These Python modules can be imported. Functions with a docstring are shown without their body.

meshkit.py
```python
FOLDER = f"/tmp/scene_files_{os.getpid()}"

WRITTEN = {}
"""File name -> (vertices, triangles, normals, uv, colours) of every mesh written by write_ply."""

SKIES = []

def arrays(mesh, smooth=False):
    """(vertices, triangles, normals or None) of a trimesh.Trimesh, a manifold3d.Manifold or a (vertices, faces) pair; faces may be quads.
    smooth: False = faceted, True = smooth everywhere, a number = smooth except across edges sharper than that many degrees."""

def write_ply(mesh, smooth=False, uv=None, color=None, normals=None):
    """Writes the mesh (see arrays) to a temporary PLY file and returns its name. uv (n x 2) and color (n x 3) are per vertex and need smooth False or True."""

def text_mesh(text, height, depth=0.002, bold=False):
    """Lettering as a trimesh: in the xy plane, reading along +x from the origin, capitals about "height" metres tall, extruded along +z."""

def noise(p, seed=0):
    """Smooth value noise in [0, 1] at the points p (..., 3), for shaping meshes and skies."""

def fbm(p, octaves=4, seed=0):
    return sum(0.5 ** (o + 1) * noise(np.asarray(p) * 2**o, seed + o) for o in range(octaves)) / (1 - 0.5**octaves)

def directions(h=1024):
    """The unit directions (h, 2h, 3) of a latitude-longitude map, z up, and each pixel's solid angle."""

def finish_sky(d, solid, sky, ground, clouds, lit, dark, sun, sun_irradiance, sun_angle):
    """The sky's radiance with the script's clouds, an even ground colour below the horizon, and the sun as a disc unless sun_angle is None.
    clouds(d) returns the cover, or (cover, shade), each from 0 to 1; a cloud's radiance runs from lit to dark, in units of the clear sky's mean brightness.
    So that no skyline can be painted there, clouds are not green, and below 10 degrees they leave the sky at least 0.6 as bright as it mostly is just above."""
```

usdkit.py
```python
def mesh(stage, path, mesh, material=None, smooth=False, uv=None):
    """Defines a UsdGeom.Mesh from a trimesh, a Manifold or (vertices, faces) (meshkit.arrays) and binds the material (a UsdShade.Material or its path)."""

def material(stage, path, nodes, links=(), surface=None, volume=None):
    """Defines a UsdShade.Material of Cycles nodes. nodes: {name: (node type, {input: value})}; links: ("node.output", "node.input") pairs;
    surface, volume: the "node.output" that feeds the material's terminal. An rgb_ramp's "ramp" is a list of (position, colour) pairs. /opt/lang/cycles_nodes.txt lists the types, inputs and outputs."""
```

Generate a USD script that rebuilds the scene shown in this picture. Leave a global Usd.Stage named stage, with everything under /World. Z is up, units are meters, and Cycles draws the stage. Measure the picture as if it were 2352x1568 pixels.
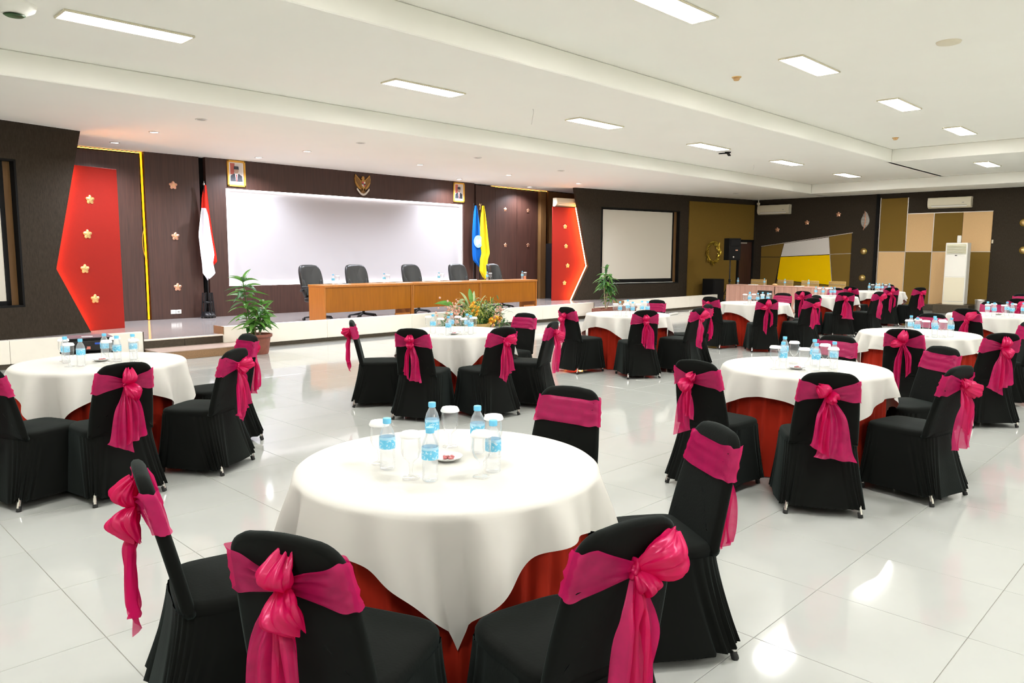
import math, random, numpy as np, trimesh, usdkit, meshkit
from pxr import Usd, UsdGeom, UsdLux, UsdShade, Gf, Sdf, Vt
import shapely
from shapely.geometry import Polygon
stage = Usd.Stage.CreateInMemory()
UsdGeom.SetStageUpAxis(stage, UsdGeom.Tokens.z)
UsdGeom.SetStageMetersPerUnit(stage, 1.0)
world = UsdGeom.Xform.Define(stage, '/World')
stage.SetDefaultPrim(world.GetPrim())
PI = math.pi
rng = np.random.default_rng(7)

# ------------------------------------------------------------------ camera, lights, exposure
EXPOSURE = 1.56
PANEL = 26.0          # radiance of the fluorescent ceiling panels
SPOT = 3000.0          # downlights over the stage
AMBER, ORANGE, SCREEN_LED = 0.9, 24.0, 4.2
yaw, pitch, roll, FPX = math.radians(45.455), math.radians(-6.523), math.radians(0.272), 1723.49
EYE = np.array([0.0, 0.0, 1.6])
_f = np.array([math.sin(yaw)*math.cos(pitch), math.cos(yaw)*math.cos(pitch), math.sin(pitch)])
_r = np.array([math.cos(yaw), -math.sin(yaw), 0.0]); _u = np.cross(_r, _f)
RGT, UPV = _r*math.cos(roll)+_u*math.sin(roll), -_r*math.sin(roll)+_u*math.cos(roll)
cam = UsdGeom.Camera.Define(stage, '/World/camera')
m4 = Gf.Matrix4d(*RGT, 0, *UPV, 0, *(-_f), 0, *EYE, 1)
cam.AddTransformOp().Set(m4)
cam.CreateHorizontalApertureAttr(36.0); cam.CreateVerticalApertureAttr(24.0)
cam.CreateFocalLengthAttr(36.0*FPX/2352); cam.CreateClippingRangeAttr(Gf.Vec2f(0.05, 200))
cam.CreateExposureAttr(EXPOSURE)

# ------------------------------------------------------------------ materials
M = {}
def mat(name, col, rough=0.5, metal=0.0, spec=0.5, var=0.0, scale=(8, 8, 8), detail=3, bump=0.0, bscale=60, **kw):
    p = {'base_color': col, 'roughness': rough, 'metallic': metal, 'specular_ior_level': spec, **kw}
    nodes, links = {'p': ('principled_bsdf', p)}, []
    if var or bump:
        nodes['tc'] = ('texture_coordinate', {})
    if var:
        nodes['mp'] = ('mapping', {'scale': scale}); nodes['n'] = ('noise_texture', {'scale': 1.0, 'detail': detail, 'roughness': 0.6})
        lo, hi = [max(0, c*(1-var)) for c in col], [min(1, c*(1+var)) for c in col]
        nodes['r'] = ('rgb_ramp', {'ramp': [(0.25, lo), (0.75, hi)]})
        links += [('tc.object', 'mp.vector'), ('mp.vector', 'n.vector'), ('n.fac', 'r.fac'), ('r.color', 'p.base_color')]
    if bump:
        nodes['bn'] = ('noise_texture', {'scale': bscale, 'detail': 2}); nodes['b'] = ('bump', {'strength': bump, 'distance': 0.004})
        links += [('tc.object', 'bn.vector'), ('bn.fac', 'b.height'), ('b.normal', 'p.normal')]
    M[name] = usdkit.material(stage, '/World/Looks/'+name, nodes, links, surface='p.BSDF')
    return M[name]
def emit(name, col, k):
    M[name] = usdkit.material(stage, '/World/Looks/'+name, {'e': ('emission', {'color': col, 'strength': k})}, [], surface='e.emission')
mat('floor_tile', (0.425, 0.437, 0.415), 0.07, var=0.02, scale=(3, 3, 3), spec=0.45)
mat('grout', (0.42, 0.40, 0.34), 0.8)
mat('ceiling_paint', (0.925, 0.915, 0.845), 0.9, spec=0.1, var=0.015, scale=(0.6, 0.6, 0.6))
mat('dark_wood', (0.053, 0.022, 0.0155), 0.42, var=0.35, scale=(40, 40, 1.5), detail=4)
mat('dark_fabric', (0.037, 0.028, 0.019), 0.85, spec=0.2, var=0.3, scale=(60, 60, 14))
mat('olive_fabric', (0.20, 0.122, 0.026), 0.95, spec=0.1, var=0.2, scale=(70, 70, 70))
mat('tan_fabric', (0.70, 0.46, 0.235), 0.95, spec=0.1, var=0.06, scale=(60, 60, 60))
mat('yellow_fabric', (0.97, 0.60, 0.0), 0.9, spec=0.1, var=0.05, scale=(60, 60, 60))
mat('grey_fabric', (0.72, 0.68, 0.64), 0.95, spec=0.1, var=0.04, scale=(60, 60, 60))
mat('brown_pillar', (0.17, 0.085, 0.025), 0.6, var=0.2, scale=(40, 40, 2))
mat('trim_metal', (0.62, 0.58, 0.52), 0.35, metal=0.6)
mat('black_matte', (0.007, 0.0068, 0.0065), 0.8, spec=0.2)
mat('black_gloss', (0.012, 0.012, 0.014), 0.3)
mat('red_panel', (0.30, 0.015, 0.009), 0.75, spec=0.2, var=0.06, scale=(50, 50, 50))
mat('cream_tile', (0.93, 0.885, 0.79), 0.22, var=0.03, scale=(3, 3, 3))
mat('stage_tile', (0.40, 0.37, 0.36), 0.10, var=0.04, scale=(3, 3, 3))
mat('step_dark', (0.055, 0.043, 0.026), 0.35, var=0.25, scale=(25, 25, 25))
mat('step_brown', (0.27, 0.155, 0.075), 0.5, var=0.2, scale=(60, 60, 60))
mat('step_tread', (0.46, 0.35, 0.29), 0.35)
mat('white_screen', (0.475, 0.455, 0.47), 0.8, spec=0.1)
mat('projector_screen', (0.66, 0.62, 0.53), 0.9, spec=0.1)
mat('white_plastic', (0.80, 0.78, 0.72), 0.35)
mat('ivory_plastic', (0.74, 0.68, 0.52), 0.4)
mat('grey_plastic', (0.35, 0.34, 0.31), 0.5)
mat('chair_fabric', (0.0042, 0.0046, 0.0038), 0.85, spec=0.10, sheen_weight=0.10, sheen_roughness=0.45, sheen_tint=(0.35, 0.5, 0.48), bump=0.15, bscale=90)
mat('chrome', (0.75, 0.73, 0.70), 0.18, metal=1.0)
mat('rubber', (0.012, 0.012, 0.012), 0.6)
mat('cloth_white', (0.60, 0.587, 0.545), 0.85, spec=0.15, bump=0.05, bscale=30)
mat('skirt_red', (0.37, 0.022, 0.009), 0.85, spec=0.1)
mat('ply', (0.35, 0.22, 0.12), 0.6)
mat('paper_white', (0.86, 0.86, 0.85), 0.6)
mat('cap_blue', (0.16, 0.56, 0.83), 0.35)
mat('water', (0.9, 0.95, 1.0), 0.02)
mat('candy', (0.45, 0.12, 0.12), 0.4, var=0.6, scale=(60, 60, 60))
mat('desk_wood', (0.36, 0.12, 0.003), 0.32, var=0.16, scale=(30, 30, 1.8), detail=4)
mat('desk_wood_end', (0.50, 0.185, 0.035), 0.3, var=0.12, scale=(30, 30, 1.8), detail=4)
mat('leather', (0.018, 0.020, 0.020), 0.38, bump=0.1, bscale=120)
mat('gold', (0.83, 0.56, 0.24), 0.3, metal=0.9)
mat('gold_dark', (0.50, 0.36, 0.05), 0.28, metal=0.9)
mat('copper', (0.80, 0.42, 0.28), 0.3, metal=0.85)
mat('emblem_gold', (0.48, 0.25, 0.055), 0.45, metal=0.2)
mat('emblem_brown', (0.24, 0.12, 0.03), 0.5)
mat('emblem_white', (0.72, 0.66, 0.58), 0.6)
mat('flag_red', (0.62, 0.022, 0.012), 0.8, spec=0.1)
mat('flag_white', (0.74, 0.72, 0.76), 0.8, spec=0.1)
mat('flag_blue', (0.008, 0.12, 0.50), 0.8, spec=0.1)
mat('flag_yellow', (0.82, 0.60, 0.02), 0.8, spec=0.1)
mat('flag_pale', (0.36, 0.58, 0.80), 0.8)
mat('frame_gold', (0.80, 0.42, 0.06), 0.4, metal=0.3)
mat('print_red', (0.52, 0.13, 0.10), 0.6); mat('print_dark', (0.05, 0.055, 0.07), 0.6)
mat('print_skin', (0.52, 0.36, 0.28), 0.6); mat('print_tie', (0.55, 0.05, 0.05), 0.6)
mat('terracotta', (0.22, 0.070, 0.045), 0.55, var=0.2, scale=(12, 12, 12))
mat('soil', (0.035, 0.025, 0.018), 0.95)
mat('bark', (0.34, 0.27, 0.17), 0.8, var=0.2, scale=(30, 30, 8))
mat('pink_cloth', (0.60, 0.345, 0.27), 0.9, spec=0.1)
mat('rattan', (0.46, 0.30, 0.095), 0.6, var=0.2, scale=(80, 80, 20))
mat('steel', (0.62, 0.60, 0.57), 0.28, metal=0.95)
mat('grille', (0.55, 0.53, 0.30), 0.6)
mat('flower_orange', (0.90, 0.33, 0.02), 0.6, var=0.2, scale=(30, 30, 30)); mat('flower_pink', (0.68, 0.38, 0.28), 0.7, var=0.25, scale=(30, 30, 30))
mat('flower_yellow', (0.88, 0.55, 0.06), 0.6)
mat('leaf_pale', (0.50, 0.60, 0.30), 0.5)
mat('purple_top', (0.16, 0.12, 0.15), 0.35)
mat('port_blue', (0.03, 0.10, 0.55), 0.4); mat('sticker_red', (0.75, 0.25, 0.2), 0.5)
emit('panel_light', (1.0, 0.985, 0.95), PANEL)
emit('down_light', (0.93, 0.95, 1.0), 14.0)
emit('amber_led', (1.0, 0.33, 0.008), AMBER)
emit('orange_led', (1.0, 0.42, 0.11), ORANGE)
emit('screen_led', (1.0, 0.97, 0.97), SCREEN_LED)
emit('cove_led', (1.0, 0.45, 0.10), 1.2)
def leaf_mat(name, col):
    M[name] = usdkit.material(stage, '/World/Looks/'+name, {
        'tc': ('texture_coordinate', {}), 'n': ('noise_texture', {'scale': 9.0, 'detail': 2}),
        'r': ('rgb_ramp', {'ramp': [(0.3, [c*0.7 for c in col]), (0.7, [min(1, c*1.35) for c in col])]}),
        'p': ('principled_bsdf', {'roughness': 0.38}), 't': ('translucent_bsdf', {'color': [min(1, c*1.6) for c in col]}), 'x': ('mix_closure', {'fac': 0.22})},
        [('tc.object', 'n.vector'), ('n.fac', 'r.fac'), ('r.color', 'p.base_color'), ('p.BSDF', 'x.closure1'), ('t.BSDF', 'x.closure2')], surface='x.closure')
leaf_mat('leaf_green', (0.11, 0.27, 0.05)); leaf_mat('leaf_dark', (0.05, 0.14, 0.045)); leaf_mat('leaf_lime', (0.42, 0.46, 0.10)); leaf_mat('leaf_cream', (0.42, 0.50, 0.26))
def organza(name, col, fac, tint):
    M[name] = usdkit.material(stage, '/World/Looks/'+name, {
        'tc': ('texture_coordinate', {}), 'n': ('noise_texture', {'scale': 22.0, 'detail': 3}),
        'mr': ('map_range', {'from_min': 0.3, 'from_max': 0.7, 'to_min': fac-0.12, 'to_max': min(1, fac+0.10)}),
        'd': ('diffuse_bsdf', {'color': col}), 't': ('translucent_bsdf', {'color': col}), 'dt': ('mix_closure', {'fac': 0.42}),
        'g': ('glossy_bsdf', {'color': (1.0, 0.55, 0.75), 'roughness': 0.35}), 'dg': ('mix_closure', {'fac': 0.06}),
        'tr': ('transparent_bsdf', {'color': tint}), 'x': ('mix_closure', {})},
        [('tc.object', 'n.vector'), ('n.fac', 'mr.value'), ('d.BSDF', 'dt.closure1'), ('t.BSDF', 'dt.closure2'),
         ('dt.closure', 'dg.closure1'), ('g.BSDF', 'dg.closure2'), ('mr.result', 'x.fac'), ('tr.BSDF', 'x.closure1'), ('dg.closure', 'x.closure2')], surface='x.closure')
organza('organza', (0.78, 0.012, 0.165), 0.72, (1.0, 0.50, 0.62))
organza('organza_knot', (0.74, 0.006, 0.13), 0.86, (1.0, 0.30, 0.45))
def thin_glass(name, tint, edge, gl=0.9, haze=0.1, hc=(0.9, 0.93, 0.95)):
    M[name] = usdkit.material(stage, '/World/Looks/'+name, {
        'lw': ('layer_weight', {'blend': 0.35}), 'rp': ('rgb_ramp', {'ramp': [(0.0, tint), (0.62, tint), (1.0, edge)]}),
        'fr': ('fresnel', {'IOR': 1.3}), 'tr': ('transparent_bsdf', {}), 'g': ('glossy_bsdf', {'color': (gl, gl, gl), 'roughness': 0.03}), 'x': ('mix_closure', {}), 'mu': ('math', {'math_type': 'multiply', 'value2': 0.4}), 'hd': ('diffuse_bsdf', {'color': hc}), 'ht': ('translucent_bsdf', {'color': hc}), 'hm': ('mix_closure', {'fac': 0.5}), 'hx': ('mix_closure', {'fac': haze})},
        [('lw.facing', 'rp.fac'), ('rp.color', 'tr.color'), ('fr.fac', 'mu.value1'), ('mu.value', 'x.fac'), ('hd.BSDF', 'hm.closure1'), ('ht.BSDF', 'hm.closure2'), ('tr.BSDF', 'hx.closure1'), ('hm.closure', 'hx.closure2'), ('hx.closure', 'x.closure1'), ('g.BSDF', 'x.closure2')], surface='x.closure')
thin_glass('goblet_glass', (0.992, 0.992, 0.99), (0.93, 0.935, 0.935), haze=0.07)
thin_glass('bottle_plastic', (0.985, 0.99, 0.995), (0.92, 0.945, 0.955), haze=0.17)
M['bottle_label'] = usdkit.material(stage, '/World/Looks/bottle_label', {
    'tc': ('texture_coordinate', {}), 'sx': ('separate_xyz', {}), 'n': ('noise_texture', {'scale': 95.0, 'detail': 2}),
    'r': ('rgb_ramp', {'ramp': [(0.0, (0.10, 0.50, 0.78)), (0.55, (0.16, 0.58, 0.84)), (0.64, (0.62, 0.80, 0.92)), (1, (0.75, 0.88, 0.95))]}),
    'z': ('rgb_ramp', {'ramp': [(0.0, (0, 0, 0)), (0.74, (0, 0, 0)), (0.78, (1, 1, 1)), (1, (1, 1, 1))]}), 'mr': ('map_range', {'from_min': 0.085, 'from_max': 0.135}),
    'mx': ('mix', {'color2': (0.42, 0.70, 0.88)}), 'p': ('principled_bsdf', {'roughness': 0.4})},
    [('tc.object', 'sx.vector'), ('tc.object', 'n.vector'), ('n.fac', 'r.fac'), ('sx.z', 'mr.value'), ('mr.result', 'z.fac'), ('z.color', 'mx.fac'), ('r.color', 'mx.color1'), ('mx.color', 'p.base_color')], surface='p.BSDF')

# ------------------------------------------------------------------ helpers
used = {}
def numbered(parent, name):
    k = (parent, name); n = used.get(k, 0); used[k] = n+1
    return f'{parent}/{name}' + (f'_{n:03d}' if n else '')
def tag(prim, label=None, cat=None, group=None, kind=None):
    for k, v in (('label', label), ('category', cat), ('group', group), ('kind', kind)):
        if v: prim.SetCustomDataByKey(k, v)
    return prim
def pathof(p): return '/World' if p is None else str(p.GetPath())
def obj(name, mesh, material, parent=None, smooth=False, kind=None, label=None):
    p = numbered(pathof(parent), name)
    pr = usdkit.mesh(stage, p, mesh, M[material], smooth=smooth).GetPrim()
    if kind: pr.SetCustomDataByKey('kind', kind)
    if label: pr.SetCustomDataByKey('label', label)
    return pr
def place(x, loc, rz):
    x.AddTranslateOp().Set(Gf.Vec3d(*map(float, loc)))
    if rz: x.AddRotateZOp().Set(float(rz))
def thing(name, label, cat, loc=(0, 0, 0), rz=0, group=None, kind=None):
    x = UsdGeom.Xform.Define(stage, numbered('/World', name)); place(x, loc, rz)
    return tag(x.GetPrim(), label, cat, group, kind)
def dup(root, loc, rz, label, group=None):
    base = root.GetName(); base = base[:-4] if base[-3:].isdigit() else base
    r = thing(base, label, root.GetCustomDataByKey('category'), loc, rz, group or root.GetCustomDataByKey('group'))
    r.GetReferences().AddInternalReference(root.GetPath()); r.SetInstanceable(True)
    return r
def cat_(*ms):
    ms = [(np.asarray(m.vertices), np.asarray(m.faces)) if hasattr(m, 'vertices') else m for m in ms]
    v, f, n = [], [], 0
    for a, b in ms:
        b = np.asarray(b)
        if b.shape[1] == 4: b = np.vstack([b[:, [0, 1, 2]], b[:, [0, 2, 3]]])
        v.append(np.asarray(a, float)); f.append(b+n); n += len(a)
    return np.vstack(v), np.vstack(f)
def tf(m, loc=(0, 0, 0), rz=0, rx=0, ry=0, s=1):
    v, f = (np.asarray(m.vertices), np.asarray(m.faces)) if hasattr(m, 'vertices') else m
    v = np.asarray(v, float)*s
    for a, (i, j) in ((rx, (1, 2)), (ry, (2, 0)), (rz, (0, 1))):
        if a:
            a = math.radians(a); w = v.copy(); w[:, i] = v[:, i]*math.cos(a)-v[:, j]*math.sin(a); w[:, j] = v[:, i]*math.sin(a)+v[:, j]*math.cos(a); v = w
    return v+np.asarray(loc, float), f
_bc = {}
def box(x0, x1, y0, y1, z0, z1, b=0.0):
    """A box with chamfered edges."""
    c = np.array([(x0+x1)/2, (y0+y1)/2, (z0+z1)/2]); h = np.array([abs(x1-x0)/2, abs(y1-y0)/2, abs(z1-z0)/2])
    if b <= 0:
        s = np.array([[i, j, k] for i in (-1, 1) for j in (-1, 1) for k in (-1, 1)], float)
        f = np.array([[0, 1, 3, 2], [4, 6, 7, 5], [0, 4, 5, 1], [2, 3, 7, 6], [0, 2, 6, 4], [1, 5, 7, 3]])
        return cat_((c+s*h, f))
    b = min(b, h.min()*0.9); pts = []
    for i in (-1, 1):
        for j in (-1, 1):
            for k in (-1, 1):
                s = np.array([i, j, k], float)
                for a in range(3):
                    d = h-b; d[a] = h[a]; pts.append(c+s*d)
    hull = trimesh.convex.convex_hull(np.array(pts))
    return np.array(hull.vertices), np.array(hull.faces)
def grid(P, closed_u=False, closed_v=False):
    """P: (n, m, 3) points -> quads."""
    P = np.asarray(P, float); n, m = P.shape[:2]
    i = np.arange(n if closed_u else n-1)[:, None]; j = np.arange(m if closed_v else m-1)[None, :]
    i2, j2 = (i+1) % n, (j+1) % m
    q = np.stack([i*m+j, i2*m+j, i2*m+j2, i*m+j2], -1).reshape(-1, 4)
    return P.reshape(-1, 3), np.vstack([q[:, [0, 1, 2]], q[:, [0, 2, 3]]])
def lathe(prof, n=24, loc=(0, 0, 0)):
    a = np.linspace(0, 2*PI, n, endpoint=False); pr = np.array(prof, float)
    P = np.stack([pr[None, :, 0]*np.cos(a)[:, None], pr[None, :, 0]*np.sin(a)[:, None], np.broadcast_to(pr[None, :, 1], (n, len(pr)))], -1)
    v, f = grid(P, closed_u=True)
    return v+np.asarray(loc, float), f
def tube(pts, r, n=8, cap=True):
    pts = np.asarray(pts, float); r = np.broadcast_to(r, (len(pts),))
    t = np.gradient(pts, axis=0); t /= np.linalg.norm(t, axis=1, keepdims=True)+1e-12
    ref = np.array([0, 0, 1.0]) if abs(t[0, 2]) < 0.9 else np.array([1.0, 0, 0])
    rings = []
    for p, d, q in zip(pts, t, r):
        s = np.cross(d, ref); s /= np.linalg.norm(s)+1e-12; ref = np.cross(s, d)
        a = np.linspace(0, 2*PI, n, endpoint=False)
        rings.append(p+q*(np.cos(a)[:, None]*s+np.sin(a)[:, None]*ref))
    v, f = grid(np.array(rings), closed_v=True)
    if cap:
        k = len(v); v = np.vstack([v, pts[:1], pts[-1:]]); a = np.arange(n); b = (a+1) % n; o = (len(pts)-1)*n
        f = np.vstack([f, np.stack([a, b, np.full(n, k)], 1), np.stack([o+b, o+a, np.full(n, k+1)], 1)])
    return v, f
def spline(pts, n):
    pts = np.asarray(pts, float); k = len(pts); t = np.linspace(0, k-1, n); i = np.minimum(t.astype(int), k-2); u = (t-i)[:, None]
    P = np.vstack([2*pts[0]-pts[1], pts, 2*pts[-1]-pts[-2]]); a, b, c, d = P[i], P[i+1], P[i+2], P[i+3]
    return 0.5*(2*b+(c-a)*u+(2*a-5*b+4*c-d)*u**2+(3*b-a-3*c+d)*u**3)
def extrude(poly, t):
    """Polygon (x, y) extruded from z = 0 to z = t."""
    if not isinstance(poly, Polygon): poly = Polygon(poly)
    m = trimesh.creation.extrude_polygon(poly, t, engine='earcut')
    return np.array(m.vertices), np.array(m.faces)
def in_plane(m, a, d, off=0.0):
    """Maps (s, z, out) to the vertical plane through a along unit d; out points to the room (d.y, -d.x)."""
    v, f = m; d = np.asarray(d, float); n = np.array([d[1], -d[0]])
    w = np.empty_like(v); w[:, :2] = np.asarray(a)[None]+v[:, :1]*d+(v[:, 2:3]+off)*n; w[:, 2] = v[:, 1]
    return w, f
def slab(outline, layers, mapping, rings=2):
    """A pillow: a star-shaped outline (n, 2) at each (depth, inset) layer, closed by fans; mapping turns (u, v, depth) into points."""
    o = np.asarray(outline, float); n = len(o)
    t = np.roll(o, -1, 0)-np.roll(o, 1, 0); nn = np.stack([t[:, 1], -t[:, 0]], 1); nn /= np.linalg.norm(nn, axis=1, keepdims=True)+1e-9
    if ((o-o.mean(0))*nn).sum() < 0: nn = -nn
    c = o.mean(0); rows = []
    d0, i0 = layers[0]; d1, i1 = layers[-1]
    for k in range(1, rings+1): rows.append((c+(o-nn*i0-c)*(k/(rings+1.0)), d0))
    for d, ins in layers: rows.append((o-nn*ins, d))
    for k in range(rings, 0, -1): rows.append((c+(o-nn*i1-c)*(k/(rings+1.0)), d1))
    P = np.array([np.column_stack([r, np.full(n, d)]) for r, d in rows])
    v, f = grid(P, closed_v=True)
    k = len(v); v = np.vstack([v, [[c[0], c[1], d0]], [[c[0], c[1], d1]]]); a = np.arange(n); b = (a+1) % n; e = (len(rows)-1)*n
    f = np.vstack([f, np.stack([a, b, np.full(n, k)], 1), np.stack([e+b, e+a, np.full(n, k+1)], 1)])
    return mapping(v), f
def rrect(hx, hy, n=48, p=5.0, cx=0, cy=0):
    a = np.linspace(0, 2*PI, n, endpoint=False); c, s = np.cos(a), np.sin(a)
    return np.stack([cx+hx*np.sign(c)*np.abs(c)**(2/p), cy+hy*np.sign(s)*np.abs(s)**(2/p)], 1)

# ------------------------------------------------------------------ the setting
X0, X1, Y0, YS, YB = -4.6, 25.6, -6.5, 12.2, 15.9     # room shell, stage front, stage back wall
Z1, Z2, Z3 = 3.61, 3.90, 4.20
S0, LIP = 0.27, 0.40
# floor: grout bed, 300 tiles as parts, the rest joined
floor = thing('floor', 'glossy cream tiled hall floor', 'floor', kind='structure'); 
obj('grout_bed', box(X0, X1, Y0, YS+0.3, -0.12, -0.004), 'grout', floor)
T, gap = 0.6433, 0.0025
tiles = []
for i in range(int((X0-0.94)//T), int((X1-0.94)//T)+1):
    for j in range(int((Y0-3.31)//T), int((YS-3.31)//T)+1):
        a, b, c, d = max(X0, 0.94+i*T+gap/2), min(X1, 0.94+(i+1)*T-gap/2), max(Y0, 3.31+j*T+gap/2), min(YS+0.05, 3.31+(j+1)*T-gap/2)
        if b-a < 0.02 or d-c < 0.02: continue
        q = np.array([(a+b)/2, (c+d)/2, 0])-EYE; dep = q@_f
        inside = dep > 0.3 and abs(q@RGT)/dep < 0.78 and -0.62 < (q@UPV)/dep < 0.5
        tiles.append((0 if inside else 1, dep, a, b, c, d))
tiles.sort()
rest = []
for k, (o, dep, a, b, c, d) in enumerate(tiles):
    e = 0.0012; v = np.array([[a, c, -.004], [b, c, -.004], [b, d, -.004], [a, d, -.004], [a, c, -e], [b, c, -e], [b, d, -e], [a, d, -e], [a+e, c+e, 0], [b-e, c+e, 0], [b-e, d-e, 0], [a+e, d-e, 0]])
    f = [[8, 9, 10, 11]]+[[s+i, s+(i+1) % 4, s+4+(i+1) % 4, s+4+i] for s in (0, 4) for i in range(4)]
    if k < 300: obj('tile', (v, np.array(f)), 'floor_tile', floor)
    else: rest.append((v, np.array(f)))
obj('far_tile', cat_(*rest), 'floor_tile', floor, kind='stuff')
# ceiling: perimeter soffit, second level, raised tray, with upright fascias between them
def quad_box(x0, x1, y0, y1, z): return box(x0, x1, y0, y1, z, z+0.06)
TX0, TX1, TY0, TY1 = 1.7, 19.7, -2.6, 6.5
UX0, UX1, UY0, UY1 = -2.7, 24.05, -5.2, 10.3
ce = [quad_box(X0-.2, X1+.2, UY1+.03, YB+0.3, Z1), quad_box(X0-.2, X1+.2, Y0-.2, UY0-.03, Z1), quad_box(X0-.2, UX0-.03, UY0-.1, UY1+.1, Z1), quad_box(UX1+.03, X1+.2, UY0-.1, UY1+.1, Z1),
      quad_box(UX0-.04, UX1+.04, TY1+.03, UY1+.04, Z2), quad_box(UX0-.04, UX1+.04, UY0-.04, TY0-.03, Z2), quad_box(UX0-.04, TX0-.03, TY0-.1, TY1+.1, Z2), quad_box(TX1+.03, UX1+.04, TY0-.1, TY1+.1, Z2), quad_box(TX0-.04, TX1+.04, TY0-.04, TY1+.04, Z3)]
def rim(x0, x1, y0, y1, za, zb):
    w = 0.04
    return [box(x0-w, x1+w, y1, y1+w, za, zb, .012), box(x0-w, x1+w, y0-w, y0, za, zb, .012), box(x0-w, x0, y0, y1, za, zb, .012), box(x1, x1+w, y0, y1, za, zb, .012)]
ce += rim(UX0, UX1, UY0, UY1, Z1, Z2) + rim(TX0, TX1, TY0, TY1, Z2, Z3)
ceil = thing('ceiling', 'cream plaster ceiling with stepped raised tray', 'ceiling', kind='structure')
obj('ceiling_plaster', cat_(*ce), 'ceiling_paint', ceil)
# outer walls
def struct(name, mesh, material, label, smooth=False):
    return tag(obj(name, mesh, material, None, smooth), label, None, None, 'structure')
struct('wall_left', box(X0-.15, X0, Y0, YB+.3, 0, Z1), 'ceiling_paint', 'cream side wall outside the view')
struct('wall_front', box(X0-.15, X1+.15, Y0-.15, Y0, 0, Z1), 'ceiling_paint', 'cream wall opposite the stage')
# right wall with its acoustic panels
wr = thing('wall_right', 'dark brown fabric wall with tan, olive, yellow and grey acoustic panels', 'wall', kind='structure')
obj('wall_face', box(X1, X1+.15, Y0, 13.4, 0, Z1+.03), 'dark_fabric', wr)
obj('wall_return', box(X1-.05, X1+.02, 8.72, 8.80, 0, Z1), 'black_matte', wr)
def rpanel(pts, material, t=0.03):
    """pts: (y, z) corners on the right wall."""
    m = extrude(Polygon([(-y, z) for y, z in pts]).buffer(-0.006), t)
    v, f = m; w = np.stack([X1-v[:, 2], -v[:, 0], v[:, 1]], 1)
    obj('acoustic_panel', (w, f), material, wr)
ys = [8.66, 7.86, 7.10, 6.32, 5.55]
for k in range(4):
    top = 3.46 if k == 0 else 2.95
    rpanel([(ys[k], 1.78), (ys[k+1], 1.78), (ys[k+1], top), (ys[k], top)], ['olive_fabric', 'tan_fabric'][k % 2])
    rpanel([(ys[k], 0.10), (ys[k+1], 0.10), (ys[k+1], 1.775), (ys[k], 1.775)], ['tan_fabric', 'olive_fabric'][k % 2])
def strip(y0, z0, y1, z1, w=0.022):
    v = np.array([y1-y0, z1-z0]); L = np.hypot(*v); n = np.array([-v[1], v[0]])/L*w/2
    p = [(y0+n[0], z0+n[1]), (y1+n[0], z1+n[1]), (y1-n[0], z1-n[1]), (y0-n[0], z0-n[1])]
    m = extrude(Polygon([(-a, b) for a, b in p]), 0.04); vv, f = m
    obj('trim_strip', (np.stack([X1-vv[:, 2], -vv[:, 0], vv[:, 1]], 1), f), 'trim_metal', wr)
strip(8.67, .1, 8.67, 3.48); strip(7.86, .1, 7.86, 3.46); strip(7.10, .1, 7.10, 2.95); strip(7.86, 2.955, 5.55, 2.955); strip(8.67, 1.778, 5.55, 1.778)
rpanel([(12.66, 1.60), (11.93, 1.60), (11.83, 2.07), (12.66, 1.95)], 'olive_fabric'); rpanel([(12.66, 0.55), (12.12, 0.55), (11.94, 1.59), (12.66, 1.59)], 'olive_fabric')
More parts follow.
